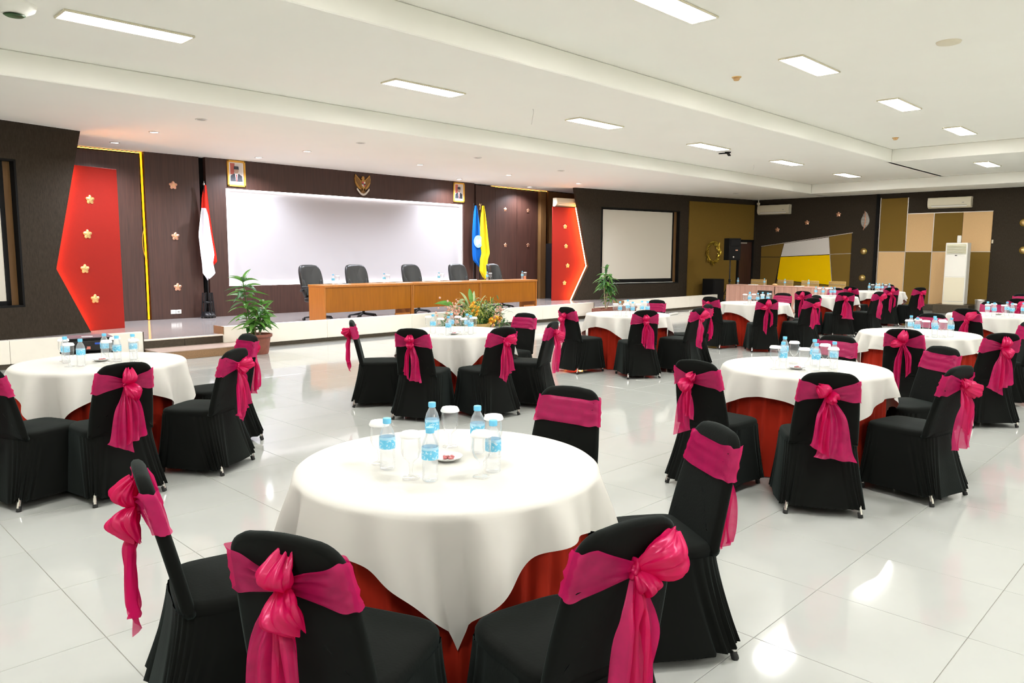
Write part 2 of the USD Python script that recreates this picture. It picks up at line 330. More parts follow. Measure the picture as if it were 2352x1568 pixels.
rpanel([(11.92, 1.61), (10.21, 1.69), (10.27, 2.27), (11.82, 2.07)], 'grey_fabric'); rpanel([(12.02, 0.80), (10.07, 0.66), (10.20, 1.68), (11.93, 1.60)], 'yellow_fabric')
rpanel([(10.20, 1.70), (9.52, 1.73), (9.52, 2.39), (10.26, 2.28)], 'olive_fabric'); rpanel([(10.06, 0.5), (9.52, 0.5), (9.52, 1.72), (10.19, 1.69)], 'olive_fabric')
rpanel([(12.1, 0.5), (10.07, 0.5), (10.07, 0.65), (12.03, 0.79)], 'olive_fabric')
strip(12.66, 1.97, 9.5, 2.40); strip(10.27, 2.27, 10.06, 0.5, .016); strip(10.2, 1.695, 9.52, 1.725, .016)
struct('baseboard_right', box(X1-.02, X1, Y0, 12.9, 0, 0.10, .004), 'black_matte', 'dark baseboard below the acoustic panels')

# stage: platform, cream parapet lip, two stair recesses
struct('stage_floor', cat_(box(2.0, 21.75, 12.24, YB, 0.0, S0, 0), box(X0, 2.0, 12.24, YB, 0, S0)), 'stage_tile', 'grey lavender glossy stage floor')
st = thing('stage_front', 'low cream tiled stage front with dark toe strip', 'stage', kind='structure')
RA, RB, RC, RD = 4.235, 5.50, 15.42, 16.72
def lip(x0, x1):
    n = max(1, round((x1-x0)/1.95)); w = (x1-x0)/n
    for i in range(n): obj('cream_panel', box(x0+i*w+.0015, x0+(i+1)*w-.0015, YS-.02, YS+.10, 0.07, LIP, .006), 'cream_tile', st)
    obj('toe_strip', box(x0, x1, YS, YS+.06, 0.0, 0.07), 'step_dark', st)
lip(X0, RA); lip(RB, RC); lip(RD, 21.75)
obj('end_cap', box(RA-.012, RA, YS-.025, YS+.1, .0, LIP), 'step_dark', st); obj('end_cap', box(RB-.004, RB+.012, YS-.022, YS+.34, S0, LIP), 'step_brown', st)
obj('end_cap', box(RC-.012, RC, YS-.025, YS+.1, .0, LIP), 'step_dark', st); obj('end_cap', box(RD-.004, RD+.012, YS-.022, YS+.34, S0, LIP), 'step_brown', st)
for a, b in ((RA, RB), (RC, RD)):
    for i in range(2): obj('riser_tile', box(a+(b-a)*i/2+.002, a+(b-a)*(i+1)/2-.002, YS-.0, YS+.05, 0.13, S0-.02, .003), 'step_dark', st)
    obj('nosing', box(a, b, YS-.02, YS+.06, S0-.02, S0+.003, .004), 'cream_tile', st)
    obj('lower_riser', box(a-.0, b+.25, YS-.62, YS-.58, 0, 0.125, .003), 'step_brown', st)
    obj('lower_tread', box(a-.0, b+.25, YS-.62, YS+.02, 0.115, 0.135, .004), 'step_tread', st)
    obj('step_fill', box(a+.01, b+.24, YS-.58, YS, 0, .115), 'step_brown', st)
# stage back wall
CX0, CX1 = 6.88, 14.50
SX0, SX1, SZ0, SZ1 = 7.30, 14.08, 0.915, 3.0
wb = thing('wall_stage', 'dark wood stage back wall with lit white backdrop recess', 'wall', kind='structure')
poly = Polygon([(CX0, S0), (CX1, S0), (CX1, Z1), (CX0, Z1)], [[(SX0, SZ0), (SX1, SZ0), (SX1, SZ1), (SX0, SZ1)]])
v, f = extrude(poly, 0.12); obj('center_panel', (np.stack([v[:, 0], YB-v[:, 2]-.0, v[:, 1]], 1), f), 'dark_wood', wb)
obj('wall_core', box(X0, 26, YB+.06, YB+.2, 0, Z1), 'black_matte', wb)
for a, b, o in ((3.0, 5.60, .03), (5.68, 6.77, 0.0), (15.42, 16.33, .05), (16.36, 17.28, .07)): obj('wood_panel', box(a, b, YB-.06+o, YB+.02+o, S0, Z1-.06 if a != 5.68 else Z1, .004), 'dark_wood', wb)
obj('wood_panel', box(14.62, 15.39, YB-.04, YB+.02, S0, Z1-.03, .004), 'dark_wood', wb)
obj('pillar', box(17.29, 17.54, YB-.10, YB+.05, S0, Z1-.04, .005), 'brown_pillar', wb)
obj('side_wall', box(17.72, 23.5, YB-.02, YB+.05, S0, Z1-.02, .005), 'brown_pillar', wb)
tag(obj('black_cabinet', box(17.56, 17.84, YB-.35, YB-.05, S0, 1.98, .01), 'black_gloss'), 'tall black cabinet standing beside the right red panel', 'cabinet')
bs = thing('backdrop_screen', 'large blank white backdrop with glowing edges behind the speakers desk', 'backdrop')
obj('board', box(SX0-.02, SX1+.02, YB-.03, YB+.0, SZ0-.02, SZ1+.02), 'white_screen', bs)
for a in ((SX0+.002, SX1-.002, SZ1-.012, SZ1-.002), (SX0+.002, SX1-.002, SZ0+.002, SZ0+.012), (SX0+.002, SX0+.012, SZ0, SZ1), (SX1-.012, SX1-.002, SZ0, SZ1)):
    obj('edge_light', box(a[0], a[1], YB-.075, YB-.055, a[2], a[3]), 'screen_led', bs)
led = thing('amber_light_strip', 'vertical amber light strip between dark wood stage panels', 'light strip')
pts = spline([(5.64, YB-.02, S0+.01), (5.645, YB-.02, 1.2), (5.64, YB-.02, 2.3), (5.64, YB-.02, Z1-.01)], 20)
obj('strip', tube(pts, 0.020, 6), 'amber_led', led, True)
obj('loose_wire', tube(spline([(5.64, YB-.05, 2.15), (5.575, YB-.09, 1.95), (5.57, YB-.1, 1.7), (5.63, YB-.07, 1.45)], 14), 0.006, 6), 'flower_orange', led, True)
cv = thing('cove_light', 'thin amber cove light along the top of the stage back wall', 'light strip')
for a, b in ((2.5, 5.66), (15.3, 17.7)): obj('strip', box(a, b, YB+.02, YB+.05, Z1-.03, Z1-.015), 'cove_led', cv)
obj('strip', box(3.92, 3.95, YB-.2, YB-.17, 2.4, Z1-.05), 'amber_led', cv)
# splayed wing walls
def wing(name, label, a, d, poly, opening, mat_='dark_fabric'):
    w = thing(name, label, 'wall', kind='structure')
    P = Polygon(poly, [opening])
    obj('wall_face', in_plane(extrude(P, 0.10), a, d, -0.10), mat_, w)
    return w
aL, dL = np.array([2.75, 13.7]), np.array([1.28, 0.32]); dL = dL/np.hypot(*dL)
aR, dR = np.array([17.38, 14.53]), np.array([8.22, -1.63]); dR = dR/np.hypot(*dR)
oL = [(-3.3, .76), (0.30, .76), (0.30, 3.04), (-3.3, 3.04)]
oR = [(1.05, .72), (4.48, .72), (4.48, 3.09), (1.05, 3.09)]
edL = [(1.335, Z1+.01), (0.81, 1.35), (1.32, S0)]
edR = [(0.0, Z1+.01), (0.585, 1.30), (0.0, S0)]
wl = wing('wall_wing_left', 'dark brown splayed wall left of the stage holding a projection screen', aL, dL, [(-7.4, S0-.2), (edL[2][0], S0), edL[1], edL[0], (-7.4, Z1+.01)], oL)
ww = wing('wall_wing_right', 'dark brown splayed wall right of the stage holding a projection screen', aR, dR, [(edR[2][0], S0), (4.4, S0), (4.4, 0), (8.5, 0), (8.5, Z1+.01), edR[0], edR[1]], oR)
for w, a, d, o, s in ((wl, aL, dL, oL, -1), (ww, aR, dR, oR, 1)):
    x0, x1, z0, z1 = o[0][0], o[1][0], o[0][1], o[2][1]
    e = .03
    obj('recess_frame', in_plane(cat_(box(x0, x1, z0-.0, z0+e, -.16, -.0), box(x0, x1, z1-e, z1, -.16, -.0), box(x0, x0+e, z0, z1, -.16, 0), box(x1-e, x1, z0, z1, -.16, 0)), a, d), 'black_matte', w)
    obj('recess_back', in_plane(box(x0, x1, z0, z1, -.17, -.13), a, d), 'brown_pillar', w)
def screen(a, d, s0, s1, z0, z1, label):
    t = thing('projection_screen', label, 'projection screen')
    obj('screen_cloth', in_plane(box(s0, s1, z0, z1, -.105, -.10), a, d), 'projector_screen', t)
    obj('black_border', in_plane(cat_(box(s0-.07, s0, z0-.12, z1+.05, -.11, -.095), box(s1, s1+.07, z0-.12, z1+.05, -.11, -.095), box(s0-.07, s1+.07, z0-.12, z0, -.11, -.095), box(s0-.07, s1+.07, z1, z1+.05, -.11, -.095)), a, d), 'black_matte', t)
    obj('bottom_bar', in_plane(tube([(s0-.06, z0-.13, -.09), (s1+.08, z0-.13, -.09)], .016, 8), a, d), 'white_plastic', t, True)
screen(aL, dL, -3.0, 0.08, 0.86, 3.03, 'pale projection screen in the recess at the left edge')
screen(aR, dR, 1.20, 4.22, 0.88, 3.03, 'pale projection screen in the wall right of the stage')
# olive acoustic cladding and door on the right wing wall
obj('acoustic_panel', in_plane(extrude(Polygon([(4.88, 0.0), (7.33, 0), (7.33, 2.2), (8.22, 2.2), (8.22, 3.43), (4.88, 3.43)]), .03), aR, dR), 'olive_fabric', ww)
dr = thing('door_1', 'dark brown door in the far corner beside the loudspeaker', 'door', kind='structure')
obj('door_leaf', in_plane(box(7.46, 8.16, 0.0, 2.12, .0, .02, .004), aR, dR), 'dark_wood', dr)
obj('door_frame', in_plane(cat_(box(7.38, 7.46, 0, 2.2, 0, .05, .005), box(8.16, 8.24, 0, 2.2, 0, .05, .005), box(7.38, 8.24, 2.12, 2.2, 0, .05, .005)), aR, dR), 'black_matte', dr)
obj('door_closer', in_plane(box(7.5, 7.85, 2.06, 2.11, .02, .06, .005), aR, dR), 'trim_metal', dr)
struct('baseboard_wing', in_plane(box(4.9, 7.38, 0, .1, .03, .045), aR, dR), 'black_matte', 'dark baseboard beneath the olive wall cladding')
# red lit panels
def red(label, a, b, s0, s1, z1, edge, wa, wd, side, back):
    d = (b-a)/np.hypot(*(b-a)); t = thing('red_panel', label, 'wall panel')
    obj('panel', in_plane(box(s0, s1, S0, z1, -.04, 0, .004), a, d), 'red_panel', t)
    pts = [(edge[0][0], z1), edge[1], (edge[2][0], S0+.01)]
    k = (z1-edge[1][1])/(edge[0][1]-edge[1][1]); pts[0] = (edge[1][0]+(edge[0][0]-edge[1][0])*k, z1)
    P = []
    for p, q in ((pts[0], pts[1]), (pts[1], pts[2])):
        for u in np.linspace(0, 1, 12): P.append((p[0]+(q[0]-p[0])*u+side*.012, p[1]+(q[1]-p[1])*u, back))
    obj('light_strip', in_plane(tube(P, .020, 6), wa, wd), 'orange_led', t, True)
    return a, d
rl = red('tall red panel with glowing edge left of the stage', np.array([4.083, 14.290]), np.array([4.690, 14.460]), -1.0, 0.66, 3.08, edL, aL, dL, -1, -.19)
rr = red('tall red panel with glowing edge right of the stage', np.array([16.866, 14.907]), np.array([18.2, 14.60]), -0.02, 1.25, 3.04, edR, aR, dR, 1, -.135)

# ------------------------------------------------------------------ lamps in the ceiling
TABLES = dict(T1=(1.95, 2.28), T2=(5.67, 2.41), T3=(1.89, 6.38), T4=(5.5, 6.29), T5=(9.02, 6.5), T6=(9.19, 2.63), T7=(12.96, 6.5), T8=(16.4, 6.55), T9=(19.7, 6.63), T10=(12.97, 2.71))
ORD = ['nearest', 'second', 'third', 'fourth', 'fifth', 'sixth']
def panel(x, y, z, label):
    t = thing('ceiling_light', label, 'ceiling light', (x, y, z), 0, 'fluorescent panels in the ceiling')
    L, W = .60, .15
    obj('frame', cat_(box(-L-.02, L+.02, -W-.02, -W, -.022, 0, .004), box(-L-.02, L+.02, W, W+.02, -.022, 0, .004), box(-L-.02, -L, -W, W, -.022, 0, .004), box(L, L+.02, -W, W, -.022, 0, .004)), 'ivory_plastic', t)
    obj('diffuser', box(-L, L, -W, W, -.016, -.002), 'panel_light', t)
p0 = True
lx = [2.91, 6.77, 10.55, 14.39, 18.09, 21.93]
for i, x in enumerate(lx): panel(x, 8.38, Z2, f'rectangular ceiling light, {ORD[i]} from the left in the row toward the stage')
for i, x in enumerate([7.02, 10.4, 14.05, 17.75]): panel(x, 4.55, Z3, f'rectangular ceiling light, {ORD[i]} from the camera in the raised tray')
panel(21.65, 4.9, Z2, 'rectangular ceiling light beyond the raised tray, nearest the right wall')
for x in (3.3, -0.5):
    panel(x, 4.55 if x > 2 else 4.6, Z3 if x > 2 else Z2, 'rectangular ceiling light above the camera, ' + ('inside the raised tray' if x > 2 else 'left of the raised tray'))
for y, z in ((0.75, Z3), (-3.6, Z2)):
    for i, x in enumerate((-.6, 3.2, 7.0, 10.6, 14.3, 18.0, 21.7)):
        panel(x, y, z if 1.7 < x < 19.7 else Z2, f"rectangular ceiling light behind the camera, {(ORD+['seventh'])[i]} in the {'nearer' if y > 0 else 'farther'} row")
panel(-.9, 8.38, Z2, 'rectangular ceiling light beyond the left picture edge')
def downlight(x, y, z, label, on=True):
    t = thing('downlight', label, 'downlight', (x, y, z), 0, 'round recessed downlights over the stage')
    obj('bezel', lathe([(.062, 0), (.085, 0), (.088, -.006), (.075, -.012), (.062, -.008), (.062, 0)], 24), 'white_plastic', t, True)
    obj('lamp', lathe([(0, -.004), (.062, -.004), (.062, -.001), (0, -.001)], 20), 'down_light' if on else 'grey_plastic', t)
    if on:
        l = UsdLux.SphereLight.Define(stage, str(t.GetPath())+'/spot_lamp'); l.CreateRadiusAttr(.03); l.CreateIntensityAttr(SPOT); l.CreateColorAttr(Gf.Vec3f(.86, .90, 1.0))
        l.AddTranslateOp().Set(Gf.Vec3d(0, 0, -.03)); s = UsdLux.ShapingAPI.Apply(l.GetPrim()); s.CreateShapingConeAngleAttr(74); s.CreateShapingConeSoftnessAttr(.7)
for i, (x, y) in enumerate([(4.87, 14.95), (7.68, 15.0), (13.43, 15.21), (16.33, 15.38)]):
    downlight(x, y, Z1, f'small bright downlight, {ORD[i]} from the left in the row nearest the stage wall')
for i, (x, y) in enumerate([(4.92, 13.2), (7.86, 13.39), (10.74, 13.48), (13.62, 13.55), (16.45, 13.63)]):
    downlight(x, y, Z1, f'small bright downlight, {ORD[i]} from the left in the front row above the stage')
for i, (x, y) in enumerate([(4.96, 11.45), (7.96, 11.69), (10.79, 11.64), (13.77, 11.94), (22.37, 12.01)]):
    downlight(x, y, Z1, f'unlit round ceiling downlight, {ORD[i]} from the left in front of the stage', False)
t = thing('ceiling_speaker', 'round cream ceiling speaker at the upper right', 'speaker', (10.44, 2.87, Z3))
obj('grille', lathe([(0, -.03), (.10, -.028), (.13, -.02), (.14, 0)], 32), 'ivory_plastic', t, True)
for (x, y, lb) in ((10.34, 5.61, 'small beige smoke detector between the two nearest tray lights'), (17.84, 5.83, 'small beige smoke detector at the far end of the tray')):
    t = thing('smoke_detector', lb, 'smoke detector', (x, y, Z3), 0, 'smoke detectors in the tray ceiling')
    obj('base', lathe([(0, -.012), (.065, -.012), (.07, 0)], 20), 'gold', t, True); obj('sensor', lathe([(0, -.05), (.035, -.05), (.045, -.035), (.045, -.012)], 20), 'tan_fabric', t, True)
t = thing('ceiling_fan_mount', 'dark folded bracket of a removed fixture on the ceiling beside a light', 'bracket', (15.44, 8.52, Z2))
for r in (20, 160): obj('arm', tf(box(0, .24, -.03, .03, -.035, -.012, .004), rz=r, ry=6), 'black_matte', t)
obj('plate', lathe([(0, -.02), (.06, -.02), (.07, 0)], 16), 'black_matte', t)
t = thing('ceiling_dome', 'round white and olive dome fixture at the top left corner', 'ceiling fixture', (1.93, 8.42, Z2))
obj('dome', lathe([(0, -.10), (.10, -.09), (.17, -.05), (.19, 0)], 28), 'ceiling_paint', t, True); obj('ring', lathe([(.0, -.112), (.07, -.112), (.09, -.1), (.0, -.098)], 20), 'leaf_dark', t, True)
for x, y in ((8.9, 7.42), (18.0, 8.3)):
    t = thing('dangling_wire', 'short white wire hanging from a ceiling light, ' + ('nearer one' if x < 10 else 'farther one'), 'wire', (x, y+.9, Z2), 0, 'wires hanging from ceiling lights')
    obj('wire', tube(spline([(0, 0, 0), (.01, 0, -.06), (-.02, .01, -.13 if x > 10 else -.24)], 8), .006, 5), 'white_plastic', t, True)

# ------------------------------------------------------------------ covered banquet chairs with organza sashes
TB_, ZB = 0.046, 0.46
def xb(z): u = (np.asarray(z)-ZB)/0.445; return -.192-.098*u-.012*u*u
def back_outline():
    r = [(.206, .43), (.203, .50), (.197, .60), (.188, .70), (.178, .79)]
    for a in np.linspace(0, PI/2, 9)[0:]: r.append((.176-.085*(1-math.cos(a)), .815+.086*math.sin(a)))
    r += [(.05, .906)]
    r = spline(r[:5], 12).tolist()+r[5:]
    l = [(-x, z) for x, z in r[::-1]]
    bottom = [(x, .43) for x in np.linspace(-.16, .16, 5)]
    return np.array(r+[(0, .908)]+l+bottom)
def back_map(v): return np.stack([xb(v[:, 1])+v[:, 2], v[:, 0], v[:, 1]], 1)
h = TB_/2
BACK = slab(back_outline(), [(-h, .020), (-h+.005, .008), (-h+.015, 0), (h-.015, 0), (h-.005, .008), (h, .022)], back_map, 3)
so = rrect(.222, .215, 56, 4.5, cx=.004)
SEAT = slab(so, [(.392, .02), (.398, .004), (.425, .0), (.452, .0), (.466, .008), (.474, .028)], lambda v: np.stack([v[:, 0], v[:, 1], v[:, 2]+.010*np.clip(1-(v[:, 0]/.2)**2-(v[:, 1]/.2)**2, 0, 1)*(v[:, 2] > .45)], 1), 3)
def skirt(seed):
    r = np.random.default_rng(seed); n = 132; a = np.linspace(0, 2*PI, n, endpoint=False); rows = []
    ph = r.uniform(0, 6, 4)
    for k, u in enumerate(np.linspace(0, 1, 11)):
        top, bot = rrect(.226, .219, n, 4.5, .002), rrect(.268, .247, n, 9.0, -.032)
        e = u**1.25; p = top*(1-e)+bot*e; d = p-p.mean(0); d /= np.linalg.norm(d, axis=1, keepdims=True)
        rear = np.clip(-np.cos(a), 0, 1)**.6; amp = (.0035+.016*u)*(1-.2*rear)
        w = np.sin(33*a+ph[0]+.8*np.sin(3*a+ph[1]))*.6+np.sin(19*a+ph[2])*.5*u+.35*np.sin(61*a+ph[3])*(1-u)
        p = p+d*(w*amp)[:, None]
        hem = .050+.022*np.abs(np.cos(a))**8*0+.016*np.sin(2*a+ph[1])*.5+.035*np.exp(-((np.abs(np.abs(a-PI)-.72))/.25)**2)
        z = .432*(1-u)+hem*u
        rows.append(np.column_stack([p, z]))
    return grid(np.array(rows), closed_v=True)
def sash_band(seed, ky):
    """Band round the back: wide in front, gathered into the knot behind (knot at y = ky)."""
    r = np.random.default_rng(seed); n, m = 72, 9; a = np.linspace(0, 2*PI, n, endpoint=False); P = np.zeros((m, n, 3)); ph = r.uniform(0, 6, 4)
    for j, vv in enumerate(np.linspace(-1, 1, m)):
        for i, t in enumerate(a):
            cx, sy = math.cos(t), math.sin(t)
            hy = .192
            zc = .787+vv*.066; hy = float(np.interp(zc, [.70, .79, .82, .86], [.194, .184, .181, .174]))
            y = hy*np.sign(sy)*abs(sy)**.35; xo = (TB_/2+.006)*np.sign(cx)*abs(cx)**.30
            z0, hh = .787, .066
            if cx < 0:
                dd = min(1, abs(y-ky)/(.17+abs(ky)*np.sign(y-ky)*-1+1e-6)); s = dd**.9; hh = .020+.050*s; z0 = .772+.015*s; xo -= .012*(1-s)
            z = z0+vv*hh+(.004*math.sin(5*t+ph[0]))
            wr = .0035*math.sin(9*vv+3*t+ph[1])+.003*math.sin(14*vv-5*t+ph[2])
            if cx < 0: wr += .005*math.sin(11*vv+ph[3])*(1-abs(y)/.2)
            P[j, i] = (xb(z)+xo*(1+abs(wr)*3)+wr*np.sign(cx), y*(1+.006*math.sin(6*vv+2)), z)
    return grid(P, closed_v=True)
def ribbon(path, width, normal, seed, wr=.006, n=26, m=9, sidex=None, folds=2.2):
    r = np.random.default_rng(seed); p = spline(path, n); w = np.interp(np.linspace(0, 1, n), np.linspace(0, 1, len(width)), width)
    t = np.gradient(p, axis=0); t /= np.linalg.norm(t, axis=1, keepdims=True)+1e-9
    nm = np.asarray(normal, float); nm = np.broadcast_to(nm, (n, 3)) if nm.ndim == 1 else spline(nm, n)
    s = np.cross(t, nm); s /= np.linalg.norm(s, axis=1, keepdims=True)+1e-9; q = np.cross(s, t)
    ph = r.uniform(0, 6, 3); u = np.linspace(-1, 1, m); k = np.linspace(0, 1, n)[:, None]
    off = wr*(np.sin(folds*PI*u[None, :]+ph[0]+1.5*np.sin(4*k+ph[1]))+.5*np.sin(9*k+4*u[None, :]+ph[2]))*np.minimum(1, k*3+.25)
    P = p[:, None, :]+s[:, None, :]*(u[None, :, None]*w[:, None, None]/2)+q[:, None, :]*off[:, :, None]
    return P
def pt(y, z, out): return np.array([float(xb(z))-TB_/2-out, y, z])
def loop(ky, ang, ln, wd, puff, seed):
    """A bow loop seen from behind: ang from the right (-y), counter-clockwise."""
    d = np.array([0, -math.cos(math.radians(ang)), math.sin(math.radians(ang))]); k = pt(ky, .772, .018); o = np.array([-1.0, 0, 0])
    lat = np.cross(o, d); r = np.random.default_rng(seed); ph = r.uniform(0, 6, 4); P = []
    for u in np.linspace(0, 1, 17):
        w = (.012+.5*wd*math.sin(PI*min(1, u**.72*.97))**.75); q = .009+puff*.62*math.sin(PI*min(1, u**.85*.97)); ring = []
        for a in np.linspace(0, 2*PI, 44, endpoint=False):
            f_ = 1+.30*(abs(math.sin(2.5*a+ph[0]+1.2*u))-.6)+.17*(abs(math.sin(6*a+ph[1]-2*u))-.6)+.05*math.sin(13*a+9*u)
            ring.append(k+d*(ln*u+.008*math.sin(5*a+ph[2])*u)+lat*(w*math.cos(a)*f_)+o*(q*(.9+math.sin(a)*f_)+.25*ln*u*(1-u)))
        P.append(ring)
    return grid(np.array(P), closed_v=True)
def tail(ky, y1, z1, w0, w1, cut, seed, out=.03, sway=0.0):
    k = pt(ky, .770, .016); e = np.array([min(xb(z1)-TB_/2-out-(.05 if z1 < .46 else .0), -.305-out*.8), y1, z1])
    mid = (k+e)/2+np.array([-.022, sway, .02])
    a = k*.72+e*.28+np.array([-.018, sway*.6, .01])
    P = ribbon([k, a, mid, e*.75+mid*.25, e], [.028, w0*.75, w0, (w0+w1)/2, w1], np.array([-1.0, 0, 0]), seed, .015, 26, 13, folds=2.4)
    u = np.linspace(-1, 1, P.shape[1]); kk = np.linspace(0, 1, P.shape[0])[:, None]
    P[:, :, 2] += cut*u[None, :]*kk**3
    return grid(P)
def knot(ky, seed):
    r = np.random.default_rng(seed); m = trimesh.creation.icosphere(3, 1.0); v = np.array(m.vertices)
    d = 1+.16*np.sin(7*v[:, 1]+3*v[:, 2]+seed)+.1*np.sin(11*v[:, 2]-5*v[:, 1])
    return v*d[:, None]*np.array([.018, .026, .030])+pt(ky, .772, .018), np.array(m.faces)
# variant: knot offset, loops (angle, length, width, puff), tails (end y, end z, mid width, end width, slant, sway); +y is left seen from behind
BOWS = [
 (0.00, [(80, .10, .055, .05), (-62, .12, .060, .06)], [(.065, .36, .105, .15, .03, .01), (-.035, .40, .09, .13, -.02, -.01)]),
 (-.02, [(32, .15, .080, .07), (-75, .07, .035, .04)], [(.030, .36, .14, .18, .02, .0), (-.01, .44, .07, .09, .03, .01)]),
 (0.03, [(-118, .10, .070, .05), (60, .05, .045, .03)], [(.075, .40, .10, .13, -.03, .015), (.02, .52, .06, .08, .02, .0)]),
 (0.01, [(140, .08, .060, .04), (-40, .06, .050, .05)], [(-.045, .37, .16, .25, .02, -.01), (.05, .42, .08, .11, .03, .01)]),
 (0.00, [(100, .07, .060, .04), (-100, .06, .050, .03)], [(-.055, .40, .10, .13, .01, -.02), (.045, .45, .05, .06, .04, .01)]),
 (0.00, [(82, .12, .065, .05), (-165, .11, .045, .05)], [(.035, .34, .07, .06, .04, .01), (-.07, .46, .05, .05, -.03, -.03)]),
 (-.01, [(18, .12, .060, .06), (-80, .06, .040, .04)], [(.03, .39, .09, .11, .04, .02), (-.055, .45, .08, .10, -.02, .0)]),
 (-.02, [(-25, .14, .075, .06), (120, .05, .040, .03)], [(.00, .36, .18, .25, .0, .0), (-.03, .47, .07, .09, .03, -.01)]),
]
def make_chair(v, label, loc, rz, group):
    ky, loops, tails = BOWS[v]; t = thing('banquet_chair', label, 'chair', loc, rz, group)
    obj('back_cover', BACK, 'chair_fabric', t, True); obj('seat_cover', SEAT, 'chair_fabric', t, True); obj('skirt', skirt(11+v), 'chair_fabric', t, True)
    for (fx, fy, tx, ty) in ((-.283, .222, -.17, .17), (-.283, -.222, -.17, -.17), (.205, .205, .15, .17), (.205, -.205, .15, -.17)):
        lg = obj('leg', tube([(tx+(fx-tx)*.45, ty+(fy-ty)*.45, .225), (fx, fy, .022)], .0115, 10), 'chrome', t, True)
        obj('foot_cap', tube([(fx+(tx-fx)*.07, fy+(ty-fy)*.07, .034), (fx, fy, .002)], .0155, 10), 'rubber', lg, True, label='black rubber foot cap')
    s = obj('sash', sash_band(31+v, ky), 'organza', t, True, label='magenta organza sash tied around the back')
    obj('bow_knot', knot(ky, 3+v), 'organza_knot', s, True)
    for i, (a, l, w, p) in enumerate(loops): obj('bow_loop', loop(ky, a, l, w, p, 50+10*v+i), 'organza_knot', s, True)
    for i, (y1, z1, w0, w1, cut, sw) in enumerate(tails): obj('bow_tail', tail(ky, y1, z1, w0, w1, cut, 90+10*v+i, .03+.012*i, sw), 'organza', s, True)
    return t
N1, N2, N3, N4, N5 = 'the nearest round table', 'the right foreground table', 'the left round table', 'the table before the flowers', 'the table before the right planter'
N6, N7, N8, N9, N10 = 'the second row right table', 'the table before the pink tables', 'the second farthest table', 'the farthest round table', 'the right edge table'
TN = dict(T1=N1, T2=N2, T3=N3, T4=N4, T5=N5, T6=N6, T7=N7, T8=N8, T9=N9, T10=N10)
CH = [('T1', 1.149, 2.500, -15, 0, 'left side, seen edge-on'), ('T1', 1.163, 1.797, 24, 0, 'front left'), ('T1', 1.650, 1.412, 78, 1, 'front right, big bow loop'), ('T1', 2.506, 1.718, 148, 6, 'right side, sash front'), ('T1', 2.724, 2.474, -166, 7, 'far side, facing the camera'),
 ('T2', 4.744, 2.613, -4, 2, 'left side'), ('T2', 4.819, 1.948, 34, 3, 'front, wide fan bow'), ('T2', 5.527, 1.597, 79, 7, 'front right, pale hanging bow'), ('T2', 6.313, 1.852, 147, 6, 'right side, plain sash front'), ('T2', 6.511, 2.625, -184, 4, 'far side behind the bottles'),
 ('T3', 1.26, 5.665, 20, 1, 'left, cut by the picture edge'), ('T3', 1.629, 5.412, 95, 0, 'front'), ('T3', 2.328, 5.575, 125, 6, 'right front'), ('T3', 2.749, 6.246, 179, 3, 'right back, under the potted plant'),
 ('T4', 4.737, 6.662, -36, 6, 'left side, seen sideways'), ('T4', 4.674, 5.813, 26, 4, 'front left'), ('T4', 5.166, 5.477, 86, 6, 'front right'), ('T4', 5.847, 5.581, 114, 7, 'right side, pale bow'), ('T4', 6.204, 6.278, 183, 5, 'far side, plain sash front'),
 ('T5', 8.126, 6.611, -10, 2, 'left side'), ('T5', 8.319, 5.837, 57, 4, 'front'), ('T5', 9.083, 5.668, 93, 1, 'right front'), ('T5', 9.66, 5.87, 140, 6, 'right back, partly hidden'), ('T5', 9.949, 6.834, -185, 0, 'far side, plain sash front'),
 ('T7', 12.061, 6.681, -9, 2, 'left side'), ('T7', 12.133, 5.942, 42, 5, 'front'), ('T7', 12.893, 5.627, 68, 6, 'right front'), ('T7', 13.562, 5.893, 141, 7, 'right back, mostly hidden'), ('T7', 13.733, 6.486, 179, 4, 'far side, plain sash front'),
 ('T8', 15.50, 6.564, -2, 5, 'left side'), ('T8', 15.616, 6.001, 46, 3, 'front'), ('T8', 16.321, 5.80, 76, 1, 'right front'), ('T8', 17.203, 6.785, 184, 6, 'far side, barely visible'),
 ('T9', 18.822, 6.812, -9, 0, 'left side'), ('T9', 18.925, 6.209, 46, 5, 'front'), ('T9', 19.488, 5.817, 58, 6, 'right side'), ('T9', 20.50, 6.75, 184, 4, 'far side, barely visible'),
 ('T6', 8.20, 2.41, 3, 5, 'left front'), ('T6', 8.37, 1.84, 48, 0, 'right front'), ('T6', 10.10, 2.88, -190, 4, 'far side behind the bottles'), ('T6', 9.651, 2.008, 123, 6, 'right, cut by the picture edge'),
 ('T10', 12.056, 2.737, -9, 1, 'left front'), ('T10', 13.813, 2.84, -155, 3, 'far side behind the bottles'), ('T11', 15.656, 2.789, -13, 1, ''), ('T11', 17.332, 3.031, -142, 4, '')]
protos = {}
for tn, x, y, rz, v, where in CH:
    if tn == 'T11': lb = 'black covered chair at the far right edge, ' + ('with red bow near the last table' if x < 16 else 'facing the camera, half out of view')
    else: lb = f'black covered chair at {TN[tn]}, {where}'
    g = 'black covered chairs with magenta sashes'
    if tn in TABLES:
        q = np.array([x, y])-TABLES[tn]; q = q/np.hypot(*q)*max(.83, np.hypot(*q))+TABLES[tn]; x, y = map(float, q)
    if v not in protos: protos[v] = make_chair(v, lb, (x, y, 0), rz, g)
    else: dup(protos[v], (x, y, 0), rz, lb, g)

